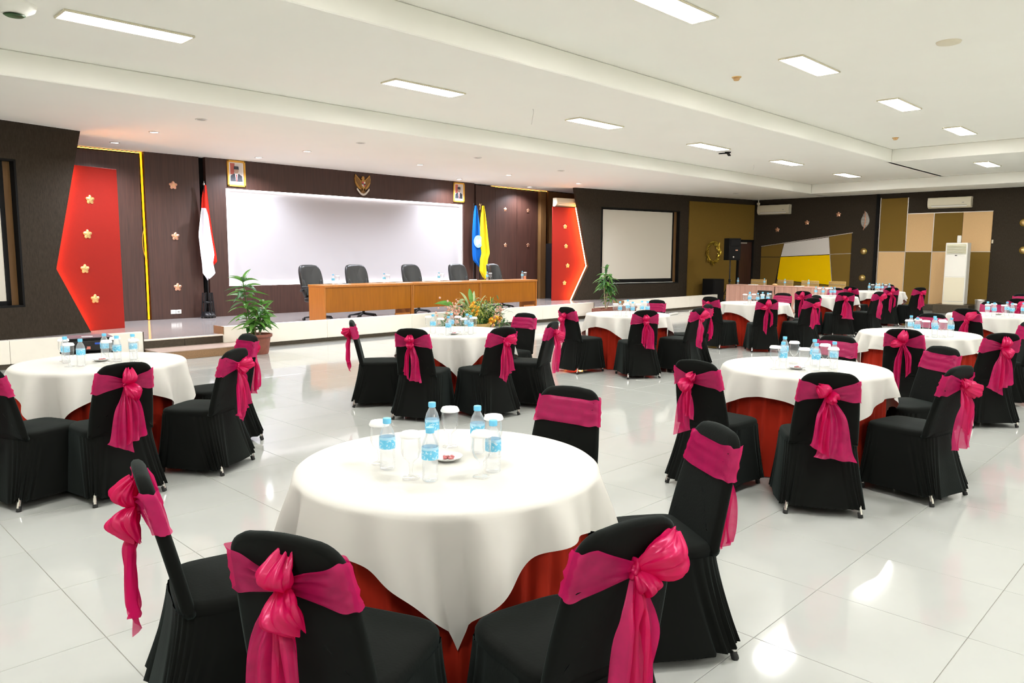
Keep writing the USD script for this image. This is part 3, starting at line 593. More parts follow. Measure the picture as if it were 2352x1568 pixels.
# ------------------------------------------------------------------ round tables, cloths and tableware
RT, HT = 0.605, 0.76
def pleat(r, n, amp, z0, z1, seed):
    k = 12*n; a = np.linspace(0, 2*PI, k, endpoint=False); rr = np.random.default_rng(seed); ph = rr.uniform(0, 6, 3); rows = []
    for z in np.linspace(z0, z1, 7):
        u = (z0-z)/(z0-z1); q = r+amp*(.35+.65*u)*(np.sin(n*a+1.2*np.sin(3*a+ph[0]))+.3*np.sin(2.6*n*a//1*0+2*n*a+ph[1]))
        rows.append(np.stack([q*np.cos(a), q*np.sin(a), np.full(k, z)], 1))
    return grid(np.array(rows), closed_v=True)
def cloth(seed, s=0.765):
    r = np.random.default_rng(seed); n = 288; a = np.linspace(0, 2*PI, n, endpoint=False); ph = r.uniform(0, 6, 5); rows = []
    L = s/np.maximum(np.abs(np.cos(a)), np.abs(np.sin(a)))-RT-.012
    for q in (0, .15, .3, .45, .57): rows.append(np.stack([q*np.cos(a), q*np.sin(a), np.full(n, HT)], 1))
    rows.append(np.stack([(RT-.006)*np.cos(a), (RT-.006)*np.sin(a), np.full(n, HT-.0008)], 1)); rows.append(np.stack([(RT+.008)*np.cos(a), (RT+.008)*np.sin(a), np.full(n, HT-.012)], 1))
    c4 = np.cos(4*(a-PI/4)); fold = np.zeros(n)
    def ridge(c, w, amp):
        d_ = (a-c+PI) % (2*PI)-PI; return amp*np.exp(-(d_/w)**2)
    for q in range(4):
        c = PI/4+q*PI/2
        fold += ridge(c+.30+r.uniform(-.05, .05), .12, r.uniform(.7, 1.0))+ridge(c-.27+r.uniform(-.05, .05), .11, r.uniform(.7, 1.0))-ridge(c+r.uniform(-.04, .04), .10, .35)
        fold += ridge(c+PI/4+r.uniform(-.14, .14), .13, r.uniform(.5, .9))+ridge(c+.62+r.uniform(-.05, .05), .07, r.uniform(.1, .5))+ridge(c-.6+r.uniform(-.05, .05), .08, r.uniform(.1, .5))
    fold += .10*np.sin(23*a+ph[0])+.20*np.sin(15*a+ph[2]+np.sin(2*a))
    for u in np.linspace(.05, 1, 20):
        hh = L*u; rad = RT+.010+(.05+np.clip(fold, -.2, 1.3))*hh*.50*(1-.25*u)
        da = -.05*np.sin(4*(a-PI/4))*np.clip(hh/.45, 0, 1)**1.5+.06*np.sin(3*a+ph[1])*np.clip(hh/.4, 0, 1)**2
        z = HT-.012-hh*(1-.05*fold)
        rows.append(np.stack([rad*np.cos(a+da), rad*np.sin(a+da), z], 1))
    v, f = grid(np.array(rows), closed_v=True)
    return v, f
def make_table(label, loc):
    t = thing('round_table', label, 'table', loc, 0, 'round banquet tables')
    obj('tabletop', lathe([(0, HT-.004), (RT-.006, HT-.004), (RT-.002, HT-.012), (RT-.004, HT-.03), (0, HT-.03)], 64), 'ply', t, 30)
    obj('skirt', pleat(RT-.04, 30, .018, HT-.03, .006, 4), 'skirt_red', t, True, label='rust red pleated table skirt reaching the floor')
    obj('pedestal', lathe([(.05, HT-.03), (.05, .06), (.26, .03), (.28, 0), (0, 0)], 20), 'steel', t, 30)
    return t
rot = dict(T1=4, T2=0, T3=-4, T4=4, T5=-6, T6=-19, T7=-14, T8=-2, T9=8, T10=-10)
tp, cps = None, {}
for k, (x, y) in TABLES.items():
    lb = TN[k].replace('the ', '', 1); lb = 'banquet table with rust red skirt: ' + lb
    if tp is None: tp = make_table(lb, (x, y, 0))
    else: dup(tp, (x, y, 0), 37*len(used) % 360, lb)
for i, (k, (x, y)) in enumerate(TABLES.items()):
    v = i % 3; lb = f'square white tablecloth with hanging corners on {TN[k]}'
    if v not in cps:
        t = thing('tablecloth', lb, 'tablecloth', (x, y, 0), rot[k], 'white square tablecloths'); obj('cloth', cloth(20+v), 'cloth_white', t, True); cps[v] = t
    else: dup(cps[v], (x, y, 0), rot[k], lb)
def make_bottle(label, loc, g):
    t = thing('water_bottle', label, 'bottle', loc, 0, g)
    pr = [(0, .003), (.022, .001), (.029, .005), (.030, .014)]
    for k in range(7): z = .018+k*.009; pr += [(.030, z), (.0275, z+.0045)]
    pr += [(.030, .083), (.031, .088), (.031, .132), (.030, .140), (.025, .158), (.017, .174), (.0135, .182), (.0135, .188)]
    obj('bottle_body', lathe(pr, 28), 'bottle_plastic', t, True)
    obj('label', lathe([(.0314, .087), (.0318, .088), (.0318, .132), (.0314, .133)], 28), 'bottle_label', t, True, label='sky blue printed label')
    obj('cap', lathe([(.0135, .184), (.0160, .185), (.0165, .188), (.0165, .203), (.015, .206), (0, .207)], 24), 'cap_blue', t, 40, label='sky blue screw cap')
    return t
def make_goblet(label, loc, g):
    t = thing('goblet', label, 'glass', loc, 0, g)
    obj('glass_body', lathe([(0, .002), (.034, .003), (.033, .006), (.012, .012), (.0065, .022), (.006, .040), (.010, .052), (.007, .058), (.012, .066), (.028, .080), (.036, .100), (.0375, .125), (.0355, .165)], 28), 'goblet_glass', t, True)
    obj('lid', lathe([(.0355, .160), (.0405, .161), (.0415, .166), (.037, .176), (.034, .180), (.0, .181)], 28), 'paper_white', t, 40, label='white paper lid')
    return t
def make_plate(label, loc, g):
    t = thing('candy_plate', label, 'plate', loc, 0, g)
    obj('plate', lathe([(0, .004), (.035, .004), (.055, .014), (.064, .018), (.064, .021), (.05, .013), (.03, .008), (0, .008)], 32), 'paper_white', t, True)
    cs = []
    for q in range(7): a = q*2.4; cs.append(tf(box(-.012, .012, -.006, .006, 0, .009, .003), (.022*math.cos(a)*(q % 3)/2, .022*math.sin(a)*(q % 3)/2, .008+.004*(q % 2)), rz=q*51))
    obj('wrapped_candy', cat_(*cs), 'candy', t, kind='stuff', label='small red and dark wrapped candies')
    return t
ITEMS = {
 'T1': {'b': [(1.713, 2.371), (1.733, 2.131), (2.042, 2.495), (2.132, 2.302), (1.984, 2.053)], 'g': [(1.731, 2.448), (1.703, 2.208), (2.112, 2.458), (1.9, 2.03), (2.137, 2.209)], 'p': [(1.963, 2.304)]},
 'T2': {'b': [(5.423, 2.475), (5.794, 2.634), (5.775, 2.385), (5.515, 2.262), (5.724, 2.213)], 'g': [(5.35, 2.504), (5.753, 2.537), (5.386, 2.298), (5.753, 2.294), (5.564, 2.157)], 'p': [(5.496, 2.399)]},
 'T3': {'b': [(1.67, 6.463), (1.706, 6.211), (1.963, 6.511), (1.977, 6.267), (2.112, 6.318)], 'g': [(1.686, 6.567), (1.628, 6.22), (1.894, 6.237), (2.014, 6.427), (2.076, 6.197)], 'p': [(1.9, 6.398)]},
 'T4': {'b': [(5.153, 6.27), (5.126, 5.985), (5.415, 6.271), (5.503, 6.112), (5.38, 5.917)], 'g': [(5.195, 6.397), (5.116, 6.096), (5.431, 6.179), (5.306, 5.943), (5.475, 5.972)], 'p': [(5.245, 6.039)]},
 'T5': {'b': [(8.615, 6.342), (9.002, 6.487), (8.659, 6.156), (8.953, 6.204), (8.947, 6.103)], 'g': [(8.539, 6.363), (8.599, 6.23), (8.987, 6.39), (8.717, 6.102), (9.15, 6.299)], 'p': []},
 'T6': {'b': [(8.966, 2.651), (8.704, 2.511), (9.058, 2.44), (8.772, 2.355), (8.939, 2.248)], 'g': [(8.692, 2.589), (8.87, 2.552), (8.731, 2.433), (8.967, 2.341), (8.821, 2.293)], 'p': []},
 'T7': {'b': [(12.48, 6.36), (12.783, 6.509), (12.538, 6.232), (12.89, 6.315), (12.723, 6.134)], 'g': [(12.464, 6.438), (12.648, 6.361), (12.586, 6.168), (13.044, 6.264)], 'p': []},
 'T8': {'b': [(16.185, 6.72), (16.188, 6.563), (16.239, 6.414), (16.276, 6.355)], 'g': [(16.18, 6.642), (16.207, 6.486), (16.312, 6.444)], 'p': []},
 'T9': {'b': [(19.502, 6.77), (19.514, 6.613), (19.535, 6.546), (19.565, 6.483), (19.664, 6.359)], 'g': [(19.502, 6.691), (19.598, 6.593), (19.614, 6.421)], 'p': []},
 'T10': {'b': [(12.687, 2.734), (12.481, 2.606), (12.858, 2.526), (12.573, 2.407), (12.799, 2.315)], 'g': [(12.471, 2.684), (12.756, 2.672), (12.519, 2.494), (12.934, 2.458)], 'p': [(13.014, 2.66)]}}
bp_, gp_, pp_ = None, None, None
OR = ['leftmost', 'second from left', 'third from left', 'fourth from left', 'rightmost']
for k, it in ITEMS.items():
    for i, (x, y) in enumerate(it['b']):
        o = OR[i] if i < len(it['b'])-1 else 'rightmost'; lb = f'blue capped water bottle, {o} on {TN[k]}'
        if bp_ is None: bp_ = make_bottle(lb, (x, y, HT+.001), 'water bottles on the round tables')
        else: dup(bp_, (x, y, HT+.001), (i*67+len(k)*20) % 360, lb)
    for i, (x, y) in enumerate(it['g']):
        o = OR[i] if i < len(it['g'])-1 else 'rightmost'; lb = f'white lidded goblet, {o} on {TN[k]}'
        if gp_ is None: gp_ = make_goblet(lb, (x, y, HT+.001), 'lidded goblets on the round tables')
        else: dup(gp_, (x, y, HT+.001), 0, lb)
    for x, y in it['p']:
        lb = f'small white candy plate on {TN[k]}'
        if pp_ is None: pp_ = make_plate(lb, (x, y, HT+.001), 'candy plates')
        else: dup(pp_, (x, y, HT+.001), 40, lb)

# ------------------------------------------------------------------ on the stage: desks, chairs, bottles, papers
YD, DH = 12.58, 0.75
dx = [7.68, 9.80, 11.76, 13.66]
def make_desk(label, x, w):
    t = thing('wooden_desk', label, 'desk', (x, YD, S0), 0, 'wooden desks on the stage')
    obj('desk_top', box(.0, w-.004, -.012, .60, DH-.045, DH, .006), 'desk_wood_end', t)
    obj('front_panel', box(.035, w-.04, .02, .04, .22, DH-.045, .003), 'desk_wood', t)
    for a in (.004, w-.036): obj('side_panel', box(a, a+.028, .0, .58, 0, DH-.045, .004), 'desk_wood_end', t)
    obj('foot_rail', box(w-.42, w-.04, .05, .08, .0, .13, .004), 'desk_wood_end', t)
    return t
for i, n in enumerate(('left', 'middle', 'right')): make_desk(f'orange brown wooden desk on the stage, {n} one of the three', dx[i], dx[i+1]-dx[i])
def make_office_chair(label, loc, rz):
    t = thing('office_chair', label, 'chair', loc, rz, 'black leather chairs behind the stage desks')
    r = [(.20, .0), (.25, .12), (.265, .30), (.26, .48), (.235, .58), (.19, .635), (.10, .655)]
    o = spline(r, 22).tolist(); o = np.array(o+[(-x, z) for x, z in o[::-1]])
    mp = lambda v: np.stack([v[:, 2]-.10-.16*(v[:, 1]/.65)+.06*(v[:, 0]/.26)**2, v[:, 0], v[:, 1]+.47], 1)
    obj('backrest', slab(o, [(-.055, .04), (-.045, .01), (-.02, 0), (.02, 0), (.045, .012), (.052, .045)], mp, 3), 'leather', t, True)
    for s in (-1, 1):
        P = []
        for k, u in enumerate(np.linspace(0, 1, 18)):
            z = .47+.05+u*.36; w = .045*math.sin(PI*min(1, u*1.05+.08))**.5*(1+.10*math.sin(u*44)); cx = s*(.225-.02*math.sin(PI*u)); zz = z-.47
            base = -.10-.16*zz/.65+.06*(cx/.26)**2+.05
            P.append([(base+w*.75*math.sin(a), cx+w*math.cos(a), z) for a in np.linspace(0, 2*PI, 12, endpoint=False)])
        obj('side_bolster', grid(np.array(P), closed_v=True), 'leather', t, True)
    obj('seat', slab(rrect(.25, .25, 40, 4, cx=.12), [(.38, .03), (.395, 0), (.44, 0), (.47, .015), (.48, .05)], lambda v: v.copy(), 2), 'leather', t, True)
    for s in (-1, 1):
        a = obj('armrest', tube(spline([(.26, s*.27, .42), (.30, s*.30, .56), (.22, s*.31, .665), (.02, s*.31, .66), (-.10, s*.28, .60)], 16), .022, 8), 'black_gloss', t, True)
        obj('arm_pad', tube([(.24, s*.31, .68), (.0, s*.31, .68)], .028, 8), 'leather', a, True)
    obj('gas_column', tube([(.10, 0, .08), (.10, 0, .39)], .028, 10), 'black_gloss', t, True)
    for k in range(5):
        q = k*2*PI/5+.3; e = (.10+.30*math.cos(q), .30*math.sin(q))
        b = obj('base_arm', tube([(.10, 0, .10), (e[0], e[1], .065)], [.028, .016], 8), 'black_gloss', t, True); obj('caster', tube([(e[0], e[1]-.018, .03), (e[0], e[1]+.018, .03)], .029, 12), 'rubber', b, True)
    return t
oc = None
for i, (x, y, rz) in enumerate([(8.07, 13.55, -84), (9.12, 13.5, -92), (10.68, 13.6, -88), (12.12, 13.65, -95), (13.34, 13.6, -80)]):
    lb = f'black padded leather chair behind the stage desks, {OR[i]}'
    if oc is None: oc = make_office_chair(lb, (x, y, S0), rz)
    else: dup(oc, (x, y, S0), rz, lb)
for i, (x, y) in enumerate([(7.93, 12.66), (9.2, 12.76), (10.68, 12.78), (12.09, 12.72), (13.3, 12.75)]):
    dup(bp_, (x, y, S0+DH+.001), i*50, f'water bottle on the stage desks, {OR[i]}', 'water bottles on the stage desks')
    dup(gp_, (x+.09, y-.01, S0+DH+.001), 0, f'lidded goblet on the stage desks, {OR[i]}', 'goblets on the stage desks')
for i, (x, y, rz) in enumerate([(8.25, 12.85, 8), (9.75, 12.8, -6), (11.2, 12.85, 12), (12.5, 12.82, -9)]):
    tag(obj('paper_sheet', tf(box(-.15, .15, -.105, .105, 0, .004), (x, y, S0+DH+.001), rz=rz), 'paper_white'), f'white papers lying on the stage desks, {OR[i] if i < 3 else "rightmost"} pile', 'paper', 'papers on the stage desks')
tag(obj('name_tent', tf(box(-.11, .11, -.03, .03, 0, .035, .012), (11.72, 12.8, S0+DH+.001)), 'cream_tile'), 'small rounded white snack box on the middle desk', 'box')
tag(obj('coffee_cup', lathe([(0, 0), (.03, 0), (.036, .08), (.034, .08), (.028, .006), (0, .006)], 20, (13.5, 12.85, S0+DH+.001)), 'copper', None, True), 'small amber cup at the right end of the stage desks', 'cup')

# ------------------------------------------------------------------ flags
def hang(rows, y, depth, folds, seed, n=22):
    """rows: (z, left x, right x) from top to bottom; a hanging cloth with vertical folds."""
    r = np.random.default_rng(seed); ph = r.uniform(0, 6, 3); zz = np.array([q[0] for q in rows]); k = 30
    t = np.linspace(0, 1, k); s = np.linspace(0, 1, len(rows)); z = np.interp(t, s, zz); a = np.interp(t, s, [q[1] for q in rows]); b = np.interp(t, s, [q[2] for q in rows])
    u = np.linspace(0, 1, n); P = np.zeros((k, n, 3))
    for i in range(k):
        w = b[i]-a[i]; P[i, :, 0] = a[i]+w*u; P[i, :, 1] = y+depth*min(1, w/.12)*np.sin(folds*2*PI*u+ph[0]+.7*math.sin(3*t[i]+ph[1])); P[i, :, 2] = z[i]+.03*np.sin(2*PI*u+ph[2])*t[i]**4
    return grid(P)
def pole(t, x, y, z1, fin='gold'):
    obj('pole', tube([(x, y, S0), (x, y, z1)], .014, 8), 'black_gloss', t, True); obj('finial', lathe([(0, z1), (.02, z1+.01), (.022, z1+.035), (.008, z1+.05), (0, z1+.09)], 12, (x, y, 0)), fin, t, True)
t = thing('flag', 'red and white flag hanging on a pole left of the white backdrop', 'flag')
pole(t, 6.80, 15.70, 3.02, 'steel')
obj('red_cloth', hang([(3.03, 6.80, 6.85), (2.75, 6.745, 6.875), (2.45, 6.72, 6.90), (2.0, 6.76, 6.95), (1.6, 6.82, 7.01), (1.46, 6.86, 7.02), (1.38, 6.86, 6.93)], 15.69, .016, 1.2, 3), 'flag_red', t, True)
obj('white_cloth', hang([(2.55, 6.69, 6.80), (2.4, 6.66, 6.84), (2.0, 6.60, 6.88), (1.6, 6.63, 6.93), (1.42, 6.65, 6.89), (1.2, 6.66, 6.93), (1.08, 6.76, 6.80)], 15.63, .03, 1.8, 5), 'flag_white', t, True)
obj('stand', cat_(lathe([(0, .30), (.15, .30), (.15, .33), (.13, .36), (.10, .40), (0, .40)], 20, (6.74, 15.60, 0)), *[tube([(6.74+.13*math.cos(a), 15.60+.13*math.sin(a), .27), (6.74+.09*math.cos(a), 15.60+.09*math.sin(a), .80)], .014, 6) for a in (.4, 1.5, 2.6, 3.7, 4.8, 5.9)], lathe([(.085, .58), (.10, .60), (.085, .62)], 16, (6.74, 15.60, 0))), 'black_gloss', t, True)
t = thing('flag', 'blue flag with pale round emblem right of the white backdrop', 'flag'); pole(t, 14.33, 15.62, 2.98, 'black_gloss')
obj('blue_cloth', hang([(2.98, 14.31, 14.36), (2.6, 14.25, 14.43), (2.2, 14.21, 14.50), (1.92, 14.20, 14.54), (1.6, 14.21, 14.56), (1.45, 14.24, 14.57), (1.22, 14.50, 14.57)], 15.54, .03, 1.3, 8), 'flag_blue', t, True)
em = obj('round_emblem', tf(lathe([(0, .004), (.17, .003), (.172, 0), (.16, -.004), (0, -.004)], 28), (14.385, 15.495, 1.985), rx=90, s=1), 'flag_pale', t, label='pale blue disc emblem')
wv = [(-.09, -.10), (-.10, .02), (-.06, .10), (-.02, .03), (.03, .09), (.09, .03), (.06, -.04), (.10, -.09), (.02, -.05), (-.03, -.12)]
v, f = extrude(Polygon(wv), .004); obj('white_bird_figure', (np.stack([14.385+v[:, 0], 15.489-v[:, 2], 1.985+v[:, 1]], 1), f), 'flag_white', em)
t = thing('flag', 'yellow flag hanging beside the blue flag right of the backdrop', 'flag'); pole(t, 14.55, 15.62, 2.98)
obj('yellow_cloth', hang([(2.98, 14.52, 14.58), (2.5, 14.47, 14.66), (1.95, 14.47, 14.74), (1.66, 14.52, 14.79), (1.5, 14.46, 14.72), (1.15, 14.44, 14.67), (.95, 14.57, 14.66)], 15.48, .035, 1.5, 12), 'flag_yellow', t, True)
obj('tassel', tube(spline([(14.56, 15.56, 3.03), (14.48, 15.5, 3.0), (14.42, 15.47, 2.86)], 8), .012, 6), 'gold', t, True)

# ------------------------------------------------------------------ framed portraits and the eagle emblem
def flat(poly, x, z, out, material, name, parent, th=.002, y=YB-.12):
    if not isinstance(poly, Polygon): poly = Polygon(poly)
    v, f = extrude(poly, th); obj(name, (np.stack([x+v[:, 0], y-out-v[:, 2], z+v[:, 1]], 1), f), material, parent)
def ell(a, b, cx=0, cz=0, n=28): return [(cx+a*math.cos(q), cz+b*math.sin(q)) for q in np.linspace(0, 2*PI, n, endpoint=False)]
def portrait(label, x0, x1, z0, z1):
    t = thing('picture_frame', label, 'picture'); w, hh, cx, cz = x1-x0, z1-z0, (x0+x1)/2, (z0+z1)/2; y = YB-.12; b = .042
    for a in ((x0, x1, z0, z0+b), (x0, x1, z1-b, z1), (x0, x0+b, z0, z1), (x1-b, x1, z0, z1)): obj('frame_rail', box(a[0], a[1], y-.035, y, a[2], a[3], .008), 'frame_gold', t)
    obj('mat_board', box(x0+b, x1-b, y-.008, y-.002, z0+b, z1-b), 'paper_white', t)
    s = w/.40; k = obj('print', box(cx-.13*s, cx+.13*s, y-.011, y-.008, cz-.16*s, cz+.21*s), 'grey_fabric', t)
    flat([(-.13*s, -.02*s), (-.05*s, -.02*s), (-.03*s, .21*s), (-.13*s, .21*s)], cx, cz, .011, 'print_red', 'red_drape', k)
    flat([(-.13*s, -.16*s), (.13*s, -.16*s), (.125*s, -.05*s), (.06*s, -.005*s), (-.06*s, -.005*s), (-.125*s, -.05*s)], cx, cz, .013, 'print_dark', 'dark_suit', k)
    flat([(-.035*s, .0), (.035*s, .0), (.012*s, -.16*s), (-.012*s, -.16*s)], cx, cz, .015, 'paper_white', 'white_shirt', k)
    flat([(-.010*s, -.02*s), (.010*s, -.02*s), (.013*s, -.16*s), (-.009*s, -.16*s)], cx, cz, .017, 'print_tie', 'tie', k)
    flat(ell(.050*s, .066*s, 0, .065*s), cx, cz, .017, 'print_skin', 'face', k)
    flat([(-.055*s, .085*s), (.055*s, .085*s), (.048*s, .150*s), (-.048*s, .150*s)], cx, cz, .019, 'print_dark', 'black_cap', k)
portrait('gilt framed portrait of person in dark suit and black cap, left above the backdrop', 7.34, 7.75, 3.045, 3.60)
portrait('gilt framed portrait of person in dark suit and black cap, right above the backdrop', 13.71, 14.11, 3.05, 3.585)
t = thing('eagle_emblem', 'golden carved eagle emblem with white ribbon above the backdrop', 'emblem')
ex, ez = 10.765, 3.33
def emb(name, pts, material, out=.0, th=.03, par=t):
    v, f = extrude(Polygon(pts).buffer(.004), th); obj(name, (np.stack([ex+v[:, 0], YB-.12-out-v[:, 2], ez+v[:, 1]], 1), f), material, par)
for s in (1, -1):
    emb('wing', [(s*.04, .06), (s*.09, .11), (s*.15, .16), (s*.205, .215), (s*.225, .12), (s*.21, .02), (s*.17, -.06), (s*.10, -.125), (s*.05, -.12), (s*.045, -.02)], 'emblem_gold')
    for q in range(5): emb('feather', [(s*(.07+.03*q), -.10+.035*q), (s*(.085+.03*q), -.09+.035*q), (s*(.105+.026*q), .09+.022*q), (s*(.088+.026*q), .085+.022*q)], 'emblem_brown', .03, .006)
    emb('leg', [(s*.03, -.10), (s*.065, -.11), (s*.055, -.175), (s*.025, -.16)], 'emblem_gold', .01)
emb('body', ell(.055, .12, 0, -.0), 'emblem_gold', .015, .035); emb('head', ell(.032, .042, -.004, .135), 'emblem_gold', .02, .035); emb('beak', [(-.03, .14), (-.055, .125), (-.028, .12)], 'emblem_gold', .02, .03)
emb('tail_feathers', [(-.045, -.10), (.045, -.10), (.06, -.215), (.0, -.235), (-.06, -.215)], 'emblem_brown', .01)
emb('shield', [(-.045, .045), (.045, .045), (.045, -.03), (0, -.08), (-.045, -.03)], 'emblem_white', .05, .012); emb('shield_band', [(-.05, .0), (.05, .0), (.05, -.014), (-.05, -.014)], 'print_dark', .062, .004)
for q in ((-.045, .045, 0, 0), (0, 0, .045, -.03)): emb('shield_field', [(q[0], .045), (q[0]+.043, .045), (q[0]+.043, .004), (q[0], .004)] if q[0] else [(.002, -.016), (.043, -.016), (.04, -.03), (.004, -.07)], 'print_tie', .062, .003)
rb = [(x, -.115-.125*math.cos(x/.17*PI/2)) for x in np.linspace(-.175, .175, 13)]
emb('ribbon', rb+[(x, z-.042) for x, z in rb[::-1]], 'emblem_white', .03, .012)

# ------------------------------------------------------------------ wall ornaments
def star_mesh(r=.085):
    o = []
    for k in range(50):
        a = 2*PI*k/50+PI/2; o.append((r*(.66+.34*abs(math.cos(2.5*(a-PI/2)))**1.3)*math.cos(a), r*(.66+.34*abs(math.cos(2.5*(a-PI/2)))**1.3)*math.sin(a)))
    return slab(np.array(o), [(0, 0), (.012, 0), (.02, .012), (.026, .03)], lambda v: v.copy(), 2)
STAR = star_mesh(); RIDGE = [tube([(0, 0, .022), (.068*math.cos(a), .068*math.sin(a), .02)], [.008, .003], 5) for a in PI/2+np.arange(5)*2*PI/5]
def star(a, d, s, z, label, out=0.0, group='gold wall stars', m='copper', k=1.0):
    t = thing('wall_star', label, 'star ornament', (0, 0, 0), 0, group); sh = np.array([s, z, out])
    obj('star_plate', in_plane((STAR[0]*k+sh, STAR[1]), a, d), m, t, 35); obj('petal_ridges', in_plane((cat_(*RIDGE)[0]*k+sh, cat_(*RIDGE)[1]), a, d), 'gold', t, True)
up = ['top', 'second from top', 'third from top', 'bottom']
for (s, z), n in zip([(0.14, 2.52), (0.06, 1.93), (-.02, 1.34), (.13, .82)], up): star(rl[0], rl[1], s, z, f'gold star on the left red panel, {n}', 0, 'stars on the left red panel', 'gold', .95)
for (s, z), n in zip([(0.43, 2.47), (0.47, 1.89), (.54, 1.31), (.43, .79)], up): star(rr[0], rr[1], s, z, f'gold star on the right red panel, {n}', 0, 'stars on the right red panel', 'gold', .8)
ax = np.array([1.0, 0.0])
for z, n in zip((2.99, 1.96, .92), ('top', 'middle', 'bottom')): star((0, YB-.06), ax, 6.225, z, f'copper star on the dark panel beside the red white flag, {n}', 0, 'stars beside the flag')
for x, z, n in ((15.84, 2.95, 'upper left'), (16.82, 2.96, 'upper right'), (15.85, 1.91, 'lower left'), (16.83, 1.92, 'lower right')): star((0, YB-.0), ax, x, z, f'copper star on the dark panels right of the flags, {n}', 0, 'stars right of the flags', 'copper', .8)
aW, dW = np.array([X1, 0.0]), np.array([0.0, -1.0])      # right wall: s = -y, out = -x
for y, z, n in ((12.1, 2.55, 'lowest'), (11.05, 2.77, 'middle'), (10.0, 3.01, 'highest')): star(aW, dW, -y, z, f'copper star rising along the right wall, {n}', 0, 'stars on the right wall', 'copper', 1.0)
def leaf_ornament():
    t = thing('leaf_ornament', 'large metal leaf ornament high on the right wall', 'wall ornament')
    o = [(.0, -.27), (-.10, -.17), (-.135, -.03), (-.10, .10), (.0, .27), (.10, .12), (.135, -.02), (.10, -.15)]; o = spline(o+[o[0]], 40)[:-1]
    obj('leaf_blade', in_plane(slab(o, [(0, 0), (.02, 0), (.035, .02), (.04, .05)], lambda v: v+np.array([-9.13, 2.80, 0]), 2), aW, dW), 'grey_plastic', t, True)
    obj('midrib', in_plane(tube(spline([(-9.15, 3.09, .03), (-9.11, 2.85, .06), (-9.13, 2.6, .05), (-9.17, 2.48, .03)], 14), .016, 6), aW, dW), 'copper', t, True)
    for k in range(5):
        for s in (-1, 1): obj('vein', in_plane(tube([(-9.125, 2.98-.09*k, .05), (-9.125+s*.09, 3.0-.09*k, .04)], [.008, .003], 5), aW, dW), 'copper', t, True)
leaf_ornament()
for y, z, n in ((9.13, 1.79, 'upper one under the leaf ornament'), (9.13, .93, 'lower one under the leaf ornament'), (4.74, 1.82, 'lower one at the right picture edge'), (4.78, 2.6, 'upper one at the right picture edge')):
    t = thing('gold_boss', f'round gold boss on the right wall, {n}', 'wall ornament', (0, 0, 0), 0, 'gold bosses')
    obj('boss', in_plane(tf(lathe([(.095, 0), (.09, .02), (.07, .05), (.04, .068), (0, .075)], 24), (-y, z, 0)), aW, dW), 'gold', t, True)
    obj('rim', in_plane(tf(lathe([(.09, 0), (.105, .004), (.105, .018), (.09, .02)], 24), (-y, z, 0)), aW, dW), 'gold_dark', t, True)
t = thing('gold_wreath', 'large twisted gold wreath on the olive wall', 'wreath'); wq = (6.07, 1.74)
for k in range(3):
    P = []
    for q in np.linspace(0, 2*PI, 90):
        rr_ = .30+.035*math.sin(7*q+k*2.1); P.append((wq[0]+rr_*math.cos(q), wq[1]+1.12*rr_*math.sin(q), .07+.03*math.cos(7*q+k*2.1)))
    obj('twisted_strand', in_plane(tube(P, .013, 6), aR, dR), 'gold_dark', t, True)
for k in range(40):
    q = k*2*PI/40+.05*math.sin(k*7); c, s_ = math.cos(q), math.sin(q); o = np.array([wq[0]+(.28+.05*math.sin(k*5))*c, wq[1]+(.315+.05*math.sin(k*5))*s_, .08+.03*math.sin(k*3)]); tt = np.array([-s_, c*1.1, 0]); n_ = np.array([c, s_, .25])
    e = o+.16*tt+(.06*math.sin(k*11)+.02)*n_; m_ = (o+e)/2
    v = np.array([o, m_+.040*n_, e, m_-.040*n_, m_+np.array([0, 0, .012])]); obj('gold_leaf', in_plane((v, np.array([[0, 1, 4], [1, 2, 4], [2, 3, 4], [3, 0, 4]])), aR, dR), 'gold_dark', t)

# ------------------------------------------------------------------ air conditioners, camera, sockets
def split_ac(label, a, d, s0, s1, z0, z1, dep=.22):
    t = thing('air_conditioner', label, 'air conditioner'); w = s1-s0; hgt = z1-z0
    prof = spline([(0, z0+.01), (.10, z0), (dep*.85, z0+.05), (dep, z0+hgt*.45), (dep*.93, z1-.03), (dep*.75, z1), (0, z1)], 24)
    v, f = extrude(Polygon([(p[0], p[1]) for p in prof]), w); obj('body', in_plane((np.stack([s0+v[:, 2], v[:, 1], v[:, 0]], 1), f), a, d), 'ivory_plastic', t, 30)
    obj('air_flap', in_plane(box(s0+.09*w, s1-.09*w, z0+.035, z0+.075, dep*.78, dep*.90, .004), a, d), 'white_plastic', t)
    obj('vent_slot', in_plane(box(s0+.09*w, s1-.09*w, z0+.076, z0+.086, dep*.75, dep*.965), a, d), 'grey_plastic', t)
    obj('display', in_plane(box(s1-.2*w, s1-.15*w, z0+.14, z0+.16, dep*.9, dep*1.005), a, d), 'grey_plastic', t)
split_ac('wall air conditioner in the far right corner', aW, dW, -12.78, -11.62, 3.08, 3.41)
split_ac('wall air conditioner above the acoustic panels', aW, dW, -7.26, -6.10, 3.08, 3.40)
split_ac('wall air conditioner above the right red panel', np.array([16.93, 15.1]), np.array([.97, -.243]), .10, .86, 3.06, 3.31)
t = thing('standing_air_conditioner', 'tall white standing air conditioner on a dark plinth', 'air conditioner', (24.6, 6.19, .25)); Wd, Ht, Dp = .285, 1.78, .36
obj('cabinet', box(0, Dp, -Wd, Wd, 0, Ht, .015), 'white_plastic', t); obj('lower_grille', box(-.008, 0, -Wd+.03, Wd-.03, .09, .78, .004), 'ivory_plastic', t); obj('upper_panel', box(-.006, 0, -Wd+.02, Wd-.02, .80, 1.40, .004), 'white_plastic', t)
